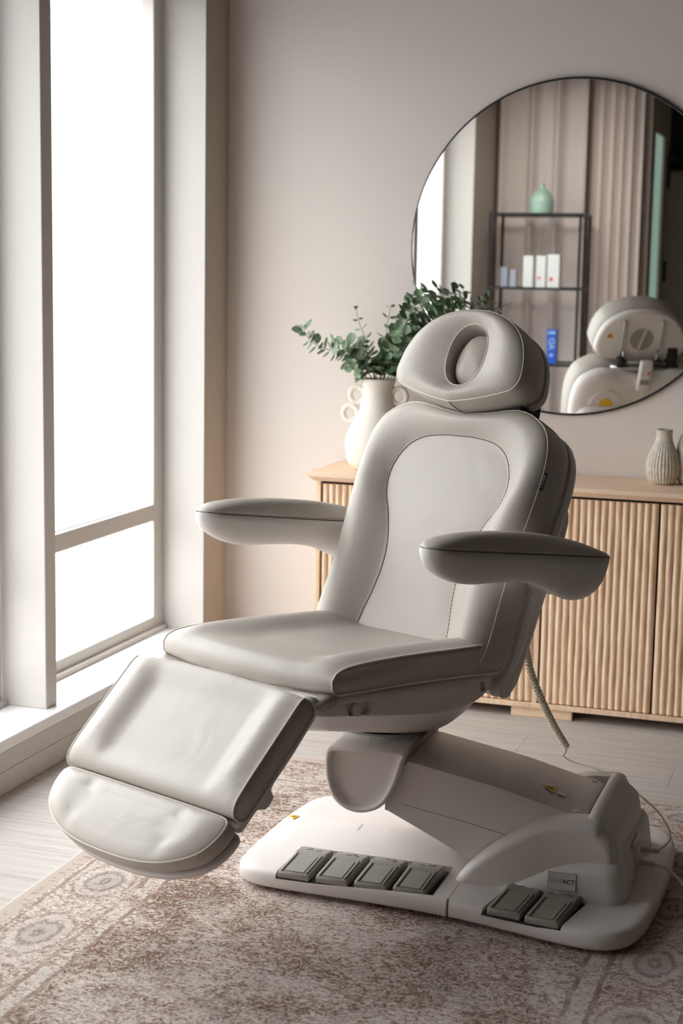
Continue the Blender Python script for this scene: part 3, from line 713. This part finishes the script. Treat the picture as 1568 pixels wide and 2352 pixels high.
quadbox('info_sticker', Vector((-.700, 3.874, .2656)), (1, 0, -.235), (0, 1, 0), .02, .026, .001, 'label', la)

# ---- base
def base_loops(pts, n=96): return catmull(pts, n, True)
NB = 100
bl = [(-1.483, 3.70), (-1.478, 3.66), (-1.452, 3.628), (-1.41, 3.612), (-1.32, 3.606), (-1.14, 3.604), (-1.0, 3.596), (-.9165, 3.587), (-.914, 3.60), (-.914, 3.93), (-.914, 4.26), (-.9165, 4.273), (-1.0, 4.264), (-1.14, 4.256), (-1.32, 4.25), (-1.40, 4.245), (-1.445, 4.222), (-1.468, 4.17), (-1.482, 4.05), (-1.487, 3.93), (-1.487, 3.80)]
br_ = [(-.9125, 3.60), (-.910, 3.5875), (-.80, 3.565), (-.70, 3.540), (-.62, 3.522), (-.55, 3.515), (-.50, 3.535), (-.468, 3.58), (-.452, 3.66), (-.444, 3.79), (-.442, 3.93), (-.444, 4.07), (-.452, 4.19), (-.475, 4.27), (-.52, 4.315), (-.58, 4.328), (-.66, 4.318), (-.80, 4.295), (-.910, 4.2725), (-.9125, 4.26), (-.9125, 3.93)]
def base_part(name, pts, cx_, seamx, dome):
    # outline kept as polyline, densified linearly then lightly smoothed to keep the seam side straight
    P0 = [Vector((*p, 0)) for p in pts]; D = []
    for i in range(len(P0)):
        a, b = P0[i], P0[(i+1) % len(P0)]; k = max(1, int((b-a).length/.012))
        for j in range(k): D.append(a.lerp(b, j/k))
    for _ in range(6):
        D = [(D[i-1]+D[i]*2+D[(i+1) % len(D)])/4 if abs(D[i].x-seamx) > .004 else D[i] for i in range(len(D))]
    D = [Vector((p.x, p.y)) for p in D]; n = len(D); loops = []
    def ins(k):   # inset by k metres toward centre except across the seam
        out = []
        for i, p in enumerate(D):
            t = (D[(i+1) % n]-D[i-1]).normalized(); nn = Vector((t.y, -t.x))
            c = Vector((cx_, 3.93))
            if (c-p).dot(nn) < 0: nn = -nn
            if abs(p.x-seamx) < .004: nn = Vector((0, nn.y))
            out.append(p+nn*k)
        return out
    for k, z in ((.012, .022), (.004, .024), (0, .030), (0, .050), (.002, .058), (.007, .063), (.016, .066)):
        loops.append([Vector((p.x, p.y, z)) for p in ins(k)])
    base = ins(.016)
    for s_ in (.9, .75, .6, .45, .3, .15):
        L = []
        for p in base:
            q = Vector((cx_, 3.93)).lerp(p, s_); yy = abs(q.y-3.93)
            L.append(Vector((q.x, q.y, dome(q.x, q.y))))
        loops.append(L)
    return MB().loft(loops).build(name, 'plastic', chair, autosm=50)
def dome(x, y): return .066+.030*sstep(.16, .0, abs(y-3.93))+.0*x
bleft = base_part('base_cover', bl, -1.2, -.914, dome); bright = base_part('base_cover', br_, -.68, -.9125, dome)
box_l = (-1.355, -.952, 3.606, 3.800)
def pedal(cx_, cy_, rot, mark, par, wd=.083, ln=.170):
    cs, sn = math.cos(rot), math.sin(rot)
    def T(x, y, z): return Vector((cx_+x*cs-y*sn, cy_+x*sn+y*cs, z))
    h = wd/2; l_ = ln/2
    prof = [(-l_, .054), (-l_, .068), (-l_+.006, .0725), (l_-.058, .0815), (l_-.048, .0845), (l_-.006, .0800), (l_, .075), (l_, .054)]
    mb = MB().loft([[T(x, y, z) for y, z in prof] for x in (-h, h)])
    p = mb.build('foot_pedal', 'pedal', par, smooth=False, bev=.0035, seg=3)
    for sx_ in (-1, 1): MB().loft([[T(sx_*h*.78+d, y, z) for y, z in ((-l_+.004, .0725), (-l_+.004, .0760), (l_-.06, .0845), (l_-.06, .0810))] for d in (-.0018, .0018)]).build('grip_ridge', 'pedal', p, smooth=False)
    mb = MB(); mb.loft([[T(x, y, z) for y, z in ((-l_+.006, .0732), (-l_+.006, .0745), (l_-.07, .0822), (l_-.07, .081))] for x in (-h*.6, h*.6)]); mb.build('tread_plate', 'pedal', p, smooth=False, bev=.001)
    # small printed pictogram
    mb = MB()
    zt = lambda y: .0847-.0045*(y-(l_-.048))/.042
    for a, b in mark:
        A = T(a[0]*h*.6, l_-.028+a[1]*.012, zt(l_-.028+a[1]*.012)+.0006); B = T(b[0]*h*.6, l_-.028+b[1]*.012, zt(l_-.028+b[1]*.012)+.0006); mb.tube([A, B], .0009, 4)
    mb.build('pictogram', 'pict', p)
    return p
carve(bleft, MB().box(-1.357, -.953, 3.606, 3.797, .052, .10).build('cutter', 'plastic', smooth=False))
MB().box(-1.3565, -.9535, 3.6065, 3.7965, .0515, .0535).build('pedal_tray', 'tray', bleft, smooth=False)
marks = [[((-.8, -.4), (-.2, .6)), ((-.2, .6), (.2, -.4)), ((.2, -.4), (.8, -.2))], [((-.8, -.3), (0, -.3)), ((0, -.3), (.5, .6)), ((.2, -.5), (.9, -.5))], [((-.8, 0), (.8, 0)), ((-.8, .5), (.0, .5)), ((.2, -.5), (.9, -.5))], [((-.8, .0), (-.2, .0)), ((.0, .0), (.6, .0)), ((.6, 0), (.9, .6))]]
# (tray is shallow: pedals stand just proud of the cover)
for i in range(4): pedal(-1.306+.0985*i, 3.692, R(-2), marks[i], bleft)
rw = MB(); rc, rs_ = math.cos(R(-11)), math.sin(R(-11))
cxp, cyp = -.711, 3.634
BF = [(0, 3, 2, 1), (4, 5, 6, 7), (0, 1, 5, 4), (1, 2, 6, 5), (2, 3, 7, 6), (3, 0, 4, 7)]
QC = ((-.100, -.090), (.100, -.090), (.100, .094), (-.100, .094))
cut = MB().add([(cxp+x*rc-y*rs_, cyp+x*rs_+y*rc, z) for z in (.052, .12) for x, y in QC], BF).build('cutter', 'plastic', smooth=False)
carve(bright, cut)
rw.add([(cxp+x*rc*.995-y*rs_*.995, cyp+x*rs_*.995+y*rc*.995, z) for z in (.0515, .0535) for x, y in QC], BF)
rw.build('pedal_tray', 'tray', bright, smooth=False)
for i in range(2): pedal(cxp+(-.047+.095*i)*rc, cyp+(-.047+.095*i)*rs_, R(-9), marks[i+1], bright)
triangle(Vector((-1.425, 3.928, .0975)), (.7, .7, 0), (.7, -.7, 0), .016, 'warning_sticker', bleft, 'yellow')
for x, y in ((-1.40, 3.70), (-1.40, 4.15), (-.53, 3.62), (-.53, 4.22)): disc('rubber_foot', (x, y, .0112), (0, 0, 1), .028, .015, 'rubber', chair)

# ---- tower (housing with two cheeks and a cradle for the arm)
def slab(name, prof, y0, y1, r0, r1, c, zmin=.064, droop=0):
    """profile in x-z swept from y0 to y1 with rounded shoulders of radius r0, r1"""
    pr = catmull(prof, 96, False); c = Vector(c); loops = []; ys = []
    D = y1-y0
    for i in range(9): a_ = (PI/2)*i/8; ys.append((y0+math.copysign(r0, D)*(1-math.cos(a_)) if False else y0+math.copysign(r0*(1-math.cos(a_)), D), r0*(1-math.sin(a_))))
    for i in range(1, 8): ys.append((y0+math.copysign(r0, D)+(D-math.copysign(r0+r1, D))*i/8, 0))
    for i in range(8, -1, -1): a_ = (PI/2)*i/8; ys.append((y1-math.copysign(r1*(1-math.cos(a_)), D), r1*(1-math.sin(a_))))
    for y, ins in ys:
        L = []
        for p in pr:
            d = Vector((p.x-c.x, p.y-c.y)); l = max(1e-6, d.length); k = max(.2, 1-ins/l)
            dr_ = droop*((y-(y0+y1)/2)/(D/2))**4*sstep(.12, .25, p.y)
            L.append(Vector((c.x+d.x*k, y, max(zmin-.002, c.y+d.y*k-dr_))))
        loops.append(L)
    return MB().loft(loops).build(name, 'plastic', chair, autosm=70)
CHP = [(-.932, .064), (-.905, .098), (-.86, .143), (-.80, .187), (-.735, .228), (-.68, .248), (-.63, .254), (-.603, .2545), (-.585, .248), (-.576, .230), (-.562, .218), (-.549, .202), (-.540, .16), (-.532, .10), (-.528, .064)]
ck1 = slab('tower_cheek', CHP, 3.712, 3.781, .024, .002, (-.67, .05)); ck2 = slab('tower_cheek', CHP, 4.165, 4.093, .030, .002, (-.67, .05))
TBP = [(-.650, .064), (-.622, .10), (-.618, .19), (-.617, .250), (-.609, .266), (-.596, .2685), (-.583, .260), (-.573, .243), (-.563, .229), (-.552, .217), (-.542, .198), (-.534, .15), (-.526, .064)]
slab('tower_body', TBP, 3.728, 4.150, .030, .045, (-.60, .05), droop=.012)
MB().tube(catmull([(-.6185, 3.788, .250), (-.6185, 3.93, .254), (-.6185, 4.05, .253), (-.6185, 4.075, .247), (-.6185, 4.086, .236)], 30), .0022, 6).build('slot_shade_line', 'seam', chair)  # dark tube drawn in as the shade of the slot
FTP = [(-.850, .064), (-.80, .077), (-.75, .104), (-.70, .134), (-.65, .154), (-.60, .163), (-.555, .164), (-.530, .155), (-.519, .13), (-.513, .09), (-.509, .064)]
ft = slab('tower_foot', FTP, 3.690, 4.185, .045, .045, (-.64, .04))
lb0 = Vector((-.660, 3.6885, .112)); lx, ly = Vector((1, 0, 0)), Vector((0, .10, 1)).normalized(); ln_ = lx.cross(ly)
lbb = quadbox('label_border', lb0+ln_*.0004, lx, ly, .068, .042, .0012, 'pedal', ft)
lb = quadbox('brand_label', lb0+ln_*.0010, lx, ly, .0664, .0404, .0012, 'label', ft)
text('label_lettering', "SKIN", .0145, 'pedal', frame(lb0+ln_*.0017-lx*.0150, lx, ly), lb, .0001, 0, 1.05)
text('label_lettering', "'ACT", .0145, 'ink', frame(lb0+ln_*.0017+lx*.0150, lx, ly), lb, .0001, .0003, 1.05)
# sockets on the right flank and plugs
pt = quadbox('socket_plate', Vector((-.5185, 3.93, .115)), (0, 1, 0), (0, 0, 1), .10, .085, .016, 'plastic', ft, .005)
# ---- control cord of the hand controller: coil plus thin cable
hc = empty('hand_controller', tuple(HP(.0, -.12, -.268)), 'white hand controller hung behind the chair, with coiled cream cord running to the base', 'hand controller')
hcx, hcy = W_, hu
quadbox('controller_body', HP(.005, -.045, -.268), W_, hu, .058, .150, .026, 'plastic', hc, .010)
quadbox('screen_panel', HP(.005, -.015, -.2825), W_, hu, .042, .050, .002, 'label', hc); disc('red_button', HP(.017, -.025, -.2835), hn, .006, .004, 'red', hc)
quadbox('key_panel', HP(.005, -.070, -.2825), W_, hu, .040, .024, .002, 'pedal', hc)
MB().tube([HP(0.005, -.03, -.20), HP(0.005, -.03, -.256)], .010, 8).build('hanging_hook', 'steel', hc)
cp = catmull([(-.893, 4.215, .66), (-.880, 4.22, .571), (-.866, 4.22, .495), (-.835, 4.23, .411), (-.800, 4.25, .331), (-.764, 4.27, .265)], 900)
pts = []
turns = 46; up = None
for i, p in enumerate(cp):
    t = (cp[min(i+1, 899)]-cp[max(i-1, 0)]).normalized()
    a = Vector((0, 1, 0)); a = (a-t*a.dot(t)).normalized(); b = t.cross(a); th = 2*PI*turns*i/899
    rad = .0072
    pts.append(p+(a*math.cos(th)+b*math.sin(th))*rad)
cable = catmull([tuple(pts[-1]), (-.768, 4.268, .252), (-.773, 4.265, .243), (-.757, 4.26, .234), (-.725, 4.25, .229), (-.661, 4.22, .226), (-.573, 4.18, .200), (-.500, 4.12, .172), (-.462, 4.07, .148), (-.450, 4.035, .131), (-.457, 4.0, .122), (-.47, 3.975, .119), (-.49, 3.955, .119)], 60)
up_c = catmull([tuple(HP(.005, -.118, -.268)), tuple(HP(.01, -.24, -.30)), (-.93, 4.30, .90), (-.905, 4.25, .75), (-.893, 4.222, .672)], 30)
MB().tube(up_c, .0022, 6).build('cord', 'cord', hc)
MB().tube(pts, .0040, 7).build('coiled_cord', 'cord', hc)
MB().tube(cable, .0027, 8).build('cord', 'cord', hc)
def plug(par, c, d, mat):
    d = Vector(d).normalized(); c = Vector(c)
    prof = [(.0075, -.030), (.0078, -.010), (.0062, -.004)]
    for k in range(5): prof += [(.0066, .0+k*.0042), (.0066, .0026+k*.0042), (.0042, .0027+k*.0042), (.0042, .0041+k*.0042)]
    prof += [(.003, .022)]
    MB().lathe(prof, c, 14, axis=d).build('plug', mat, par)
plug(hc, (-.487, 3.957, .119), (1, .05, 0), 'whitecord')
pc = empty('power_cord', (-.49, 3.945, .095), 'white power cord plugged in below the thin cream cord and leading off to the right', 'power cord')
plug(pc, (-.494, 3.925, .096), (1, -.12, .02), 'whitecord')
MB().tube(catmull([(-.475, 3.925, .096), (-.455, 3.915, .097), (-.43, 3.90, .093), (-.40, 3.88, .075), (-.36, 3.85, .04), (-.30, 3.82, .017), (-.1, 3.78, .0145), (.3, 3.9, .004)], 60), .0032, 8).build('cord', 'whitecord', pc)

# ------------------------------------------------------------------ sideboard
sb = empty('sideboard', (-1.1, 5.63, 0), 'long oak sideboard with fluted doors against the back wall', 'sideboard')
SX0, SX1, SY0, SY1 = -1.918, -.282, 5.467, 5.80
mb = MB(); mb.box(SX0, SX0+.018, SY0, SY1, .036, .788).box(SX1-.018, SX1, SY0, SY1, .036, .788).box(-1.1095, -1.0915, SY0, SY1, .052, .788)
mb.box(SX0, SX1, SY0-.006, SY1, .036, .0535); mb.build('carcass', 'oakv', sb, smooth=False, bev=.0012)
box('gap_shade_block', (SX0+.018, SX1-.018, SY0+.02, SY1-.002, .054, .787), 'gap', sb, bev=0)  # near-black block filling the carcass, puts shade into the door gaps
def prism_frame():
    # moulded top: square upper edge, coved underside
    prof = [(.028, .820), (.0285, .8185), (.0285, .8065), (.026, .8045), (.023, .8035), (.014, .797), (.006, .7905), (.004, .7885), (-.05, .7885)]
    loops = []
    for d, z in prof: loops.append([Vector((SX0-d, SY0-d, z)), Vector((SX1+d, SY0-d, z)), Vector((SX1+d, SY1+.01, z)), Vector((SX0-d, SY1+.01, z))])
    return MB().loft(loops, True, True)
prism_frame().build('moulded_top', 'oakh', sb, smooth=False)
def fluted(x0, x1, name='fluted_door'):
    y0 = SY0+.001; z0, z1 = .0575, .7785; per = .0246; nr = round((x1-x0)/per); seed = x0*7
    cols = []; rows = 36
    ks = (.0, .10, .28, .5, .72, .90)
    hs_ = (.0, .0045, .0078, .0088, .0078, .0045)
    xs = [(i+k, h) for i in range(nr) for k, h in zip(ks, hs_)]+[(nr, 0)]
    v = []; f = []
    for r in range(rows+1):
        z = z0+(z1-z0)*r/rows
        for u_, h in xs:
            i = int(u_); wob = 0 if (u_ == 0 or u_ == nr) else .0006*math.sin(z*11+i*2.1+seed)+.0005*math.sin(z*29+i*1.3)
            hh = h*(1+.12*math.sin(z*31+i*1.7+seed))
            v.append((x0+(x1-x0)*u_/nr+wob, y0-hh+.008, z))
    n = len(xs)
    for r in range(rows):
        for c in range(n-1): f.append((r*n+c, r*n+c+1, (r+1)*n+c+1, (r+1)*n+c))
    k = len(v)
    # close to a slab
    for r in (0, rows):
        for c in range(n): v.append((v[r*n+c][0], y0+.014, v[r*n+c][2]))
    for c in range(n-1): f.append((c, k+c, k+c+1, c+1)); f.append((rows*n+c, rows*n+c+1, k+n+c+1, k+n+c))
    f.append((k, k+n, k+2*n-1, k+n-1))
    f.append(tuple([r*n for r in range(rows+1)]+[k+n, k])); f.append(tuple([r*n+n-1 for r in range(rows+1)][::-1]+[k+n-1, k+2*n-1]))
    o = mk(name, v, f, 'oakv', sb, smooth=True, autosm=55); return o
fluted(-1.8940, -1.5080); fluted(-1.5010, -1.1135); fluted(-1.0865, -.7015); fluted(-.6945, -.3045)
for x in (-1.84, -1.182, -.50): 
    box('block_foot', (x, x+.215, SY0+.006, SY0+.03, .0, .0358), 'oakh', sb)
for x in (-1.84, -.37): box('block_foot', (x, x+.03, SY0+.03, SY1-.02, .0, .0358), 'oakh', sb)

# ------------------------------------------------------------------ vases on the sideboard
TZ = .8202
def vase_white():
    c = Vector((-1.745, 5.64, TZ)); r = empty('handled_vase', tuple(c), 'cream ceramic vase with looped handles on the left end of the sideboard', 'vase')
    pf = [(.0, .0), (.078, .0), (.094, .008), (.108, .03), (.115, .065), (.1165, .095), (.112, .125), (.098, .158), (.082, .185), (.069, .212), (.0615, .24), (.0575, .268), (.056, .290), (.0585, .308), (.063, .323), (.0645, .329), (.061, .331), (.056, .326), (.050, .30), (.05, .25)]
    pf = [(p.x, p.y) for p in catmull(pf, 60)]
    MB().lathe([(max(.0005, x), z) for x, z in pf], c, 56).build('vase_body', 'ceramic', r)
    disc('mouth_shade_disc', c+Vector((0, 0, .29)), (0, 0, 1), .0535, .002, 'ink', r)  # black disc painting in the shade inside the neck
    for sg in (-1, 1):
        for cx_, cz_ in ((.079, .268), (.104, .200)):
            pts = [c+Vector((sg*(cx_+.0275*math.cos(a)), 0, cz_+.0285*math.sin(a))) for a in [2*PI*i/28 for i in range(28)]]
            MB().tube(pts, .0095, 12, True).build('loop_handle', 'ceramic', r)
vase_white()
def ribbed(name, c, pf, label, nrib=30, amp=.075):
    r_ = lambda r, th, z: r*(1+amp*(abs(math.sin(nrib*(th+.25*math.sin(z*22)*.12)/2))-.6))
    pf = [(max(.0005, p.x), p.y) for p in catmull(pf, 40)]
    o = MB().lathe(pf, c, 272, rad=r_, cap1=False).build(name, 'stoneware', None, loc=tuple(c)); tag(o, label, 'vase', None); return o
ribbed('ribbed_vase', Vector((-.722, 5.69, TZ)), [(0, 0), (.030, 0), (.044, .006), (.054, .028), (.0575, .055), (.0555, .080), (.047, .108), (.036, .132), (.029, .152), (.0265, .170), (.0275, .188), (.0255, .188), (.0235, .17), (.024, .15), (.02, .12)],
       'small bottle-shaped ribbed stoneware vase on the right of the sideboard')
ribbed('tall_ribbed_vase', Vector((-.608, 5.735, TZ)), [(0, 0), (.05, 0), (.066, .01), (.074, .05), (.075, .10), (.070, .14), (.058, .175), (.044, .20), (.037, .225), (.037, .25), (.034, .25), (.032, .22)],
       'taller stoneware vase cut off by the right edge, behind the small ribbed vase', 38, .06)

# ------------------------------------------------------------------ eucalyptus
stems = [
 ([(-1.744, 5.63, 1.10), (-1.851, 5.61, 1.225), (-1.936, 5.59, 1.254), (-1.988, 5.57, 1.284), (-2.012, 5.55, 1.339)], 'longest eucalyptus branch, reaching out low to the left'),
 ([(-1.747, 5.63, 1.10), (-1.779, 5.62, 1.258), (-1.811, 5.61, 1.343), (-1.823, 5.60, 1.40)], 'upright eucalyptus sprig with a bare tip, left of the others'),
 ([(-1.744, 5.635, 1.10), (-1.724, 5.633, 1.259), (-1.714, 5.637, 1.352), (-1.704, 5.64, 1.415)], 'upright eucalyptus sprig rising in the middle of the vase'),
 ([(-1.737, 5.63, 1.10), (-1.684, 5.622, 1.261), (-1.635, 5.615, 1.363), (-1.595, 5.608, 1.433), (-1.554, 5.60, 1.477)], 'tall leafy eucalyptus branch arching right to the mirror edge'),
 ([(-1.732, 5.63, 1.10), (-1.649, 5.64, 1.277), (-1.566, 5.65, 1.395), (-1.517, 5.66, 1.468)], 'eucalyptus branch leaning right across the mirror glass, tip above the headrest'),
 ([(-1.727, 5.63, 1.10), (-1.597, 5.627, 1.31), (-1.487, 5.623, 1.405), (-1.427, 5.62, 1.437)], 'eucalyptus branch with loose leaves showing over the top of the headrest'),
 ([(-1.724, 5.63, 1.10), (-1.53, 5.613, 1.35), (-1.393, 5.597, 1.405), (-1.351, 5.58, 1.424)], 'rightmost eucalyptus branch, only pale tips above the headrest'),
 ([(-1.747, 5.625, 1.10), (-1.770, 5.607, 1.165), (-1.80, 5.583, 1.19), (-1.815, 5.56, 1.185)], 'short eucalyptus sprig drooping over the left rim of the vase'),
 ([(-1.741, 5.62, 1.10), (-1.753, 5.587, 1.215), (-1.815, 5.543, 1.275), (-1.865, 5.50, 1.275)], 'eucalyptus branch bending forward and left above the rim'),
 ([(-1.741, 5.62, 1.10), (-1.69, 5.593, 1.216), (-1.65, 5.557, 1.265), (-1.61, 5.52, 1.314)], 'eucalyptus sprig leaning forward beside the headrest'),
 ([(-1.737, 5.63, 1.10), (-1.676, 5.647, 1.307), (-1.634, 5.663, 1.416), (-1.612, 5.68, 1.475)], 'eucalyptus branch standing nearest the wall, dense at its top'),
 ([(-1.744, 5.63, 1.10), (-1.774, 5.627, 1.211), (-1.831, 5.623, 1.24), (-1.872, 5.62, 1.255)], 'eucalyptus sprig spreading left between the low and upright ones'),
 ([(-1.741, 5.62, 1.10), (-1.706, 5.587, 1.215), (-1.661, 5.543, 1.295), (-1.637, 5.50, 1.336)], 'frontmost eucalyptus sprig, large round leaves in the centre')]
def leaf(mb, p, d, nrm, L, wd):
    d = d.normalized(); s_ = d.cross(nrm).normalized(); n_ = s_.cross(d).normalized(); v = []; f = []
    rows = [(0, .04), (.15, .6), (.35, .95), (.55, 1.0), (.75, .82), (.92, .42), (1.0, .06)]
    for k, (a, b) in enumerate(rows):
        lift = .10*math.sin(a*PI)
        for q in (-1, -.5, 0, .5, 1): v.append(p+d*(a*L)+s_*(q*b*wd/2)+n_*(abs(q)*b*wd*.16-lift*L))
    for k in range(len(rows)-1):
        for j in range(4): f.append((k*5+j, k*5+j+1, k*5+j+6, k*5+j+5))
    mb.add(v, f)
for si, (pth, lab) in enumerate(stems):
    rnd = random.Random(50+si); P = catmull(pth, 60)
    bare = si in (1, 2, 6)
    r = empty('eucalyptus_branch', pth[0], lab, 'plant', None); r['group'] = 'eucalyptus branches in the handled vase'
    MB().tube(P, [.0024*(1-.6*i/59) for i in range(60)], 6).build('stem', 'stem', r)
    mb = MB(); acc = 0; last = -1
    total = sum((P[i+1]-P[i]).length for i in range(59)); s_ = 0; nxt = .075; k = 0
    for i in range(1, 60):
        s_ += (P[i]-P[i-1]).length
        while s_ >= nxt:
            t = (P[i]-P[i-1]).normalized(); u_ = t.orthogonal().normalized(); u_ = Matrix.Rotation(k*1.57+rnd.uniform(-.5, .5), 3, t) @ u_
            fr_ = nxt/total; sz = (.056*(1-.32*fr_) if not bare else .046*(1-.5*fr_))*rnd.uniform(.8, 1.12)
            for sg in (1, -1):
                d = (u_*sg+t*rnd.uniform(.1, .6)+Vector((0, 0, rnd.uniform(-.3, .3)))).normalized()
                nr = (t+Vector((rnd.uniform(-.8, .8), rnd.uniform(-1.0, .2), rnd.uniform(-.2, .8)))).normalized()
                L_ = sz*rnd.uniform(.85, 1.1)
                end = P[i]+d*L_
                if end.y > 5.80: d.y = -abs(d.y); 
                leaf(mb, P[i]+d*.004, d, nr, L_, L_*rnd.uniform(.74, .98)*(.6 if bare and fr_ > .6 else 1))
            k += 1; nxt += .0175 if not bare else (.020 if fr_ < .6 else .036)
    mb.build('leaves', 'leaf', r)

# ------------------------------------------------------------------ mirror
mi = empty('round_mirror', (-1.091, 5.80, 1.624), 'large round wall mirror with thin black rim above the sideboard', 'mirror')
MC = Vector((-1.091, 5.812, 1.624)); MR = .588
MB().lathe([(MR, -.004), (MR, .004)], MC, 160, axis=(.0046, -1, 0)).build('mirror_glass', 'mirror', mi, smooth=False)
MB().tube([MC+Vector((MR*math.cos(a), -.003, MR*math.sin(a))) for a in [2*PI*i/160 for i in range(160)]], .0042, 8, True).build('mirror_frame', 'black', mi)

# ------------------------------------------------------------------ rear corner seen in the mirror: curtains, rack, bottles
def curtain(x0, x1, y, folds, amp, lab, seed):
    n = int((x1-x0)/.006); v = []; rows = 14
    rnd = random.Random(seed); ph = [rnd.uniform(0, 6) for _ in range(4)]
    for th in (0, .004):
        for r in range(rows+1):
            z = .02+(2.80-.02)*r/rows
            for i in range(n+1):
                u_ = i/n; a = 2*PI*folds*u_+.35*math.sin(2*PI*u_*1.7+ph[0])+.10*math.sin(z*1.3+ph[1])
                d = amp*(math.sin(a)+.35*math.sin(2*a+ph[2]))*(.8+.2*z/2.8)
                v.append((x0+(x1-x0)*u_+.25*amp*math.cos(a), y+d+th, z))
    N_ = (rows+1)*(n+1); f = []
    for r in range(rows):
        for i in range(n):
            a = r*(n+1)+i; b = a+n+1; f.append((a, a+1, b+1, b)); f.append((a+N_, b+N_, b+1+N_, a+1+N_))
    for i in range(n): f.append((i, i+N_, i+1+N_, i+1)); k = rows*(n+1)+i; f.append((k, k+1, k+1+N_, k+N_))
    o = mk('curtain', v, f, 'curtain', None, loc=((x0+x1)/2, y, 0)); tag(o, lab, 'curtain')
curtain(-2.40, -1.83, 1.27, 3.2, .032, 'wide softly folded mauve curtain behind the black rack, seen in the mirror', 1)
curtain(-1.80, -1.49, 1.27, 5, .030, 'narrow tightly pleated mauve curtain beside the door, seen in the mirror', 2)
rk = empty('display_rack', (-2.05, 1.555, 0), 'slim black metal rack with glass shelves in front of the curtain, seen in the mirror', 'rack')
X0, X1, Y0, Y1 = -2.333, -1.765, 1.37, 1.74; t_ = .016
for x in (X0, X1-t_):
    for y in (Y0, Y1-t_): box('post', (x, x+t_, y, y+t_, 0, 1.886), 'black', rk, bev=.001)
for z in (.10, .52, .963, 1.425, 1.870):
    mb = MB(); mb.box(X0+t_, X1-t_, Y0, Y0+t_, z, z+t_).box(X0+t_, X1-t_, Y1-t_, Y1, z, z+t_).box(X0, X0+t_, Y0+t_, Y1-t_, z, z+t_).box(X1-t_, X1, Y0+t_, Y1-t_, z, z+t_)
    mb.build('shelf_rim', 'black', rk, smooth=False)
    box('shelf_glass', (X0+t_, X1-t_, Y0+t_, Y1-t_, z+.004, z+.010), 'smoke', rk, bev=0)
o = MB().lathe([(max(.0005, p.x), p.y) for p in catmull([(0, 0), (.055, 0), (.066, .01), (.0735, .05), (.073, .085), (.062, .115), (.042, .140), (.020, .158), (.014, .17), (.016, .188), (.012, .190), (.008, .17)], 40)], (-2.045, 1.56, 1.8805), 48, rad=lambda r, th, z: r*(1+.006*math.sin(z*700))).build('green_vase', 'greenglaze', None, loc=(-2.045, 1.56, 1.8805))
tag(o, 'pale green glazed vase with a narrow neck on top of the black rack', 'vase')
def carton(x, wd, z, h, mat, lab, logo=None, y=1.62, dep=.055):
    r = empty('carton', (x, y, z), lab, 'box', 'cosmetics cartons on the black rack')
    box('box_body', (x-wd/2, x+wd/2, y-dep/2, y+dep/2, z+.0005, z+h), mat, r, bev=.001)
    return r
S2 = 1.425+.010; S3 = .963+.010
carton(-2.25, .044, S2, .125, 'lilac', 'small lilac carton with a pale cap band, farthest left on the middle shelf')
carton(-2.193, .037, S2, .108, 'lilac', 'smaller lilac carton second from the left on the middle shelf')
carton(-2.10, .060, S2, .195, 'whitecard', 'plain white carton, third from the left on the middle shelf')
r1 = carton(-2.02, .058, S2, .196, 'whitecard', 'white carton with a small red mark, between two other white ones')
r2 = carton(-1.943, .074, S2, .205, 'whitecard', 'widest and tallest white carton with a red mark, rightmost on the middle shelf')
disc('red_mark', (-2.03, 1.6480, S2+.06), (0, 1, 0), .010, .001, 'red', r1, 12); disc('red_mark', (-1.955, 1.6480, S2+.055), (0, 1, 0), .012, .001, 'red', r2, 12)
r3 = carton(-1.938, .060, S3, .213, 'blue', 'tall bright blue carton with pale lettering on the lower shelf', y=1.62)
text('carton_lettering', 'AD', .05, 'bluepale', frame((-1.938, 1.6485, S3+.125), (0, 0, 1), (1, 0, 0)), r3, .0003, .001)
disc('pale_mark', (-1.938, 1.648, S3+.055), (0, 1, 0), .011, .001, 'bluepale', r3, 16)
box('pale_band', (-1.96, -1.916, 1.648, 1.6487, S3+.185, S3+.200), 'bluepale', r3, bev=0)
r4 = carton(-2.012, .045, S3, .065, 'blue', 'low blue carton beside the tall blue one on the lower shelf', y=1.62)
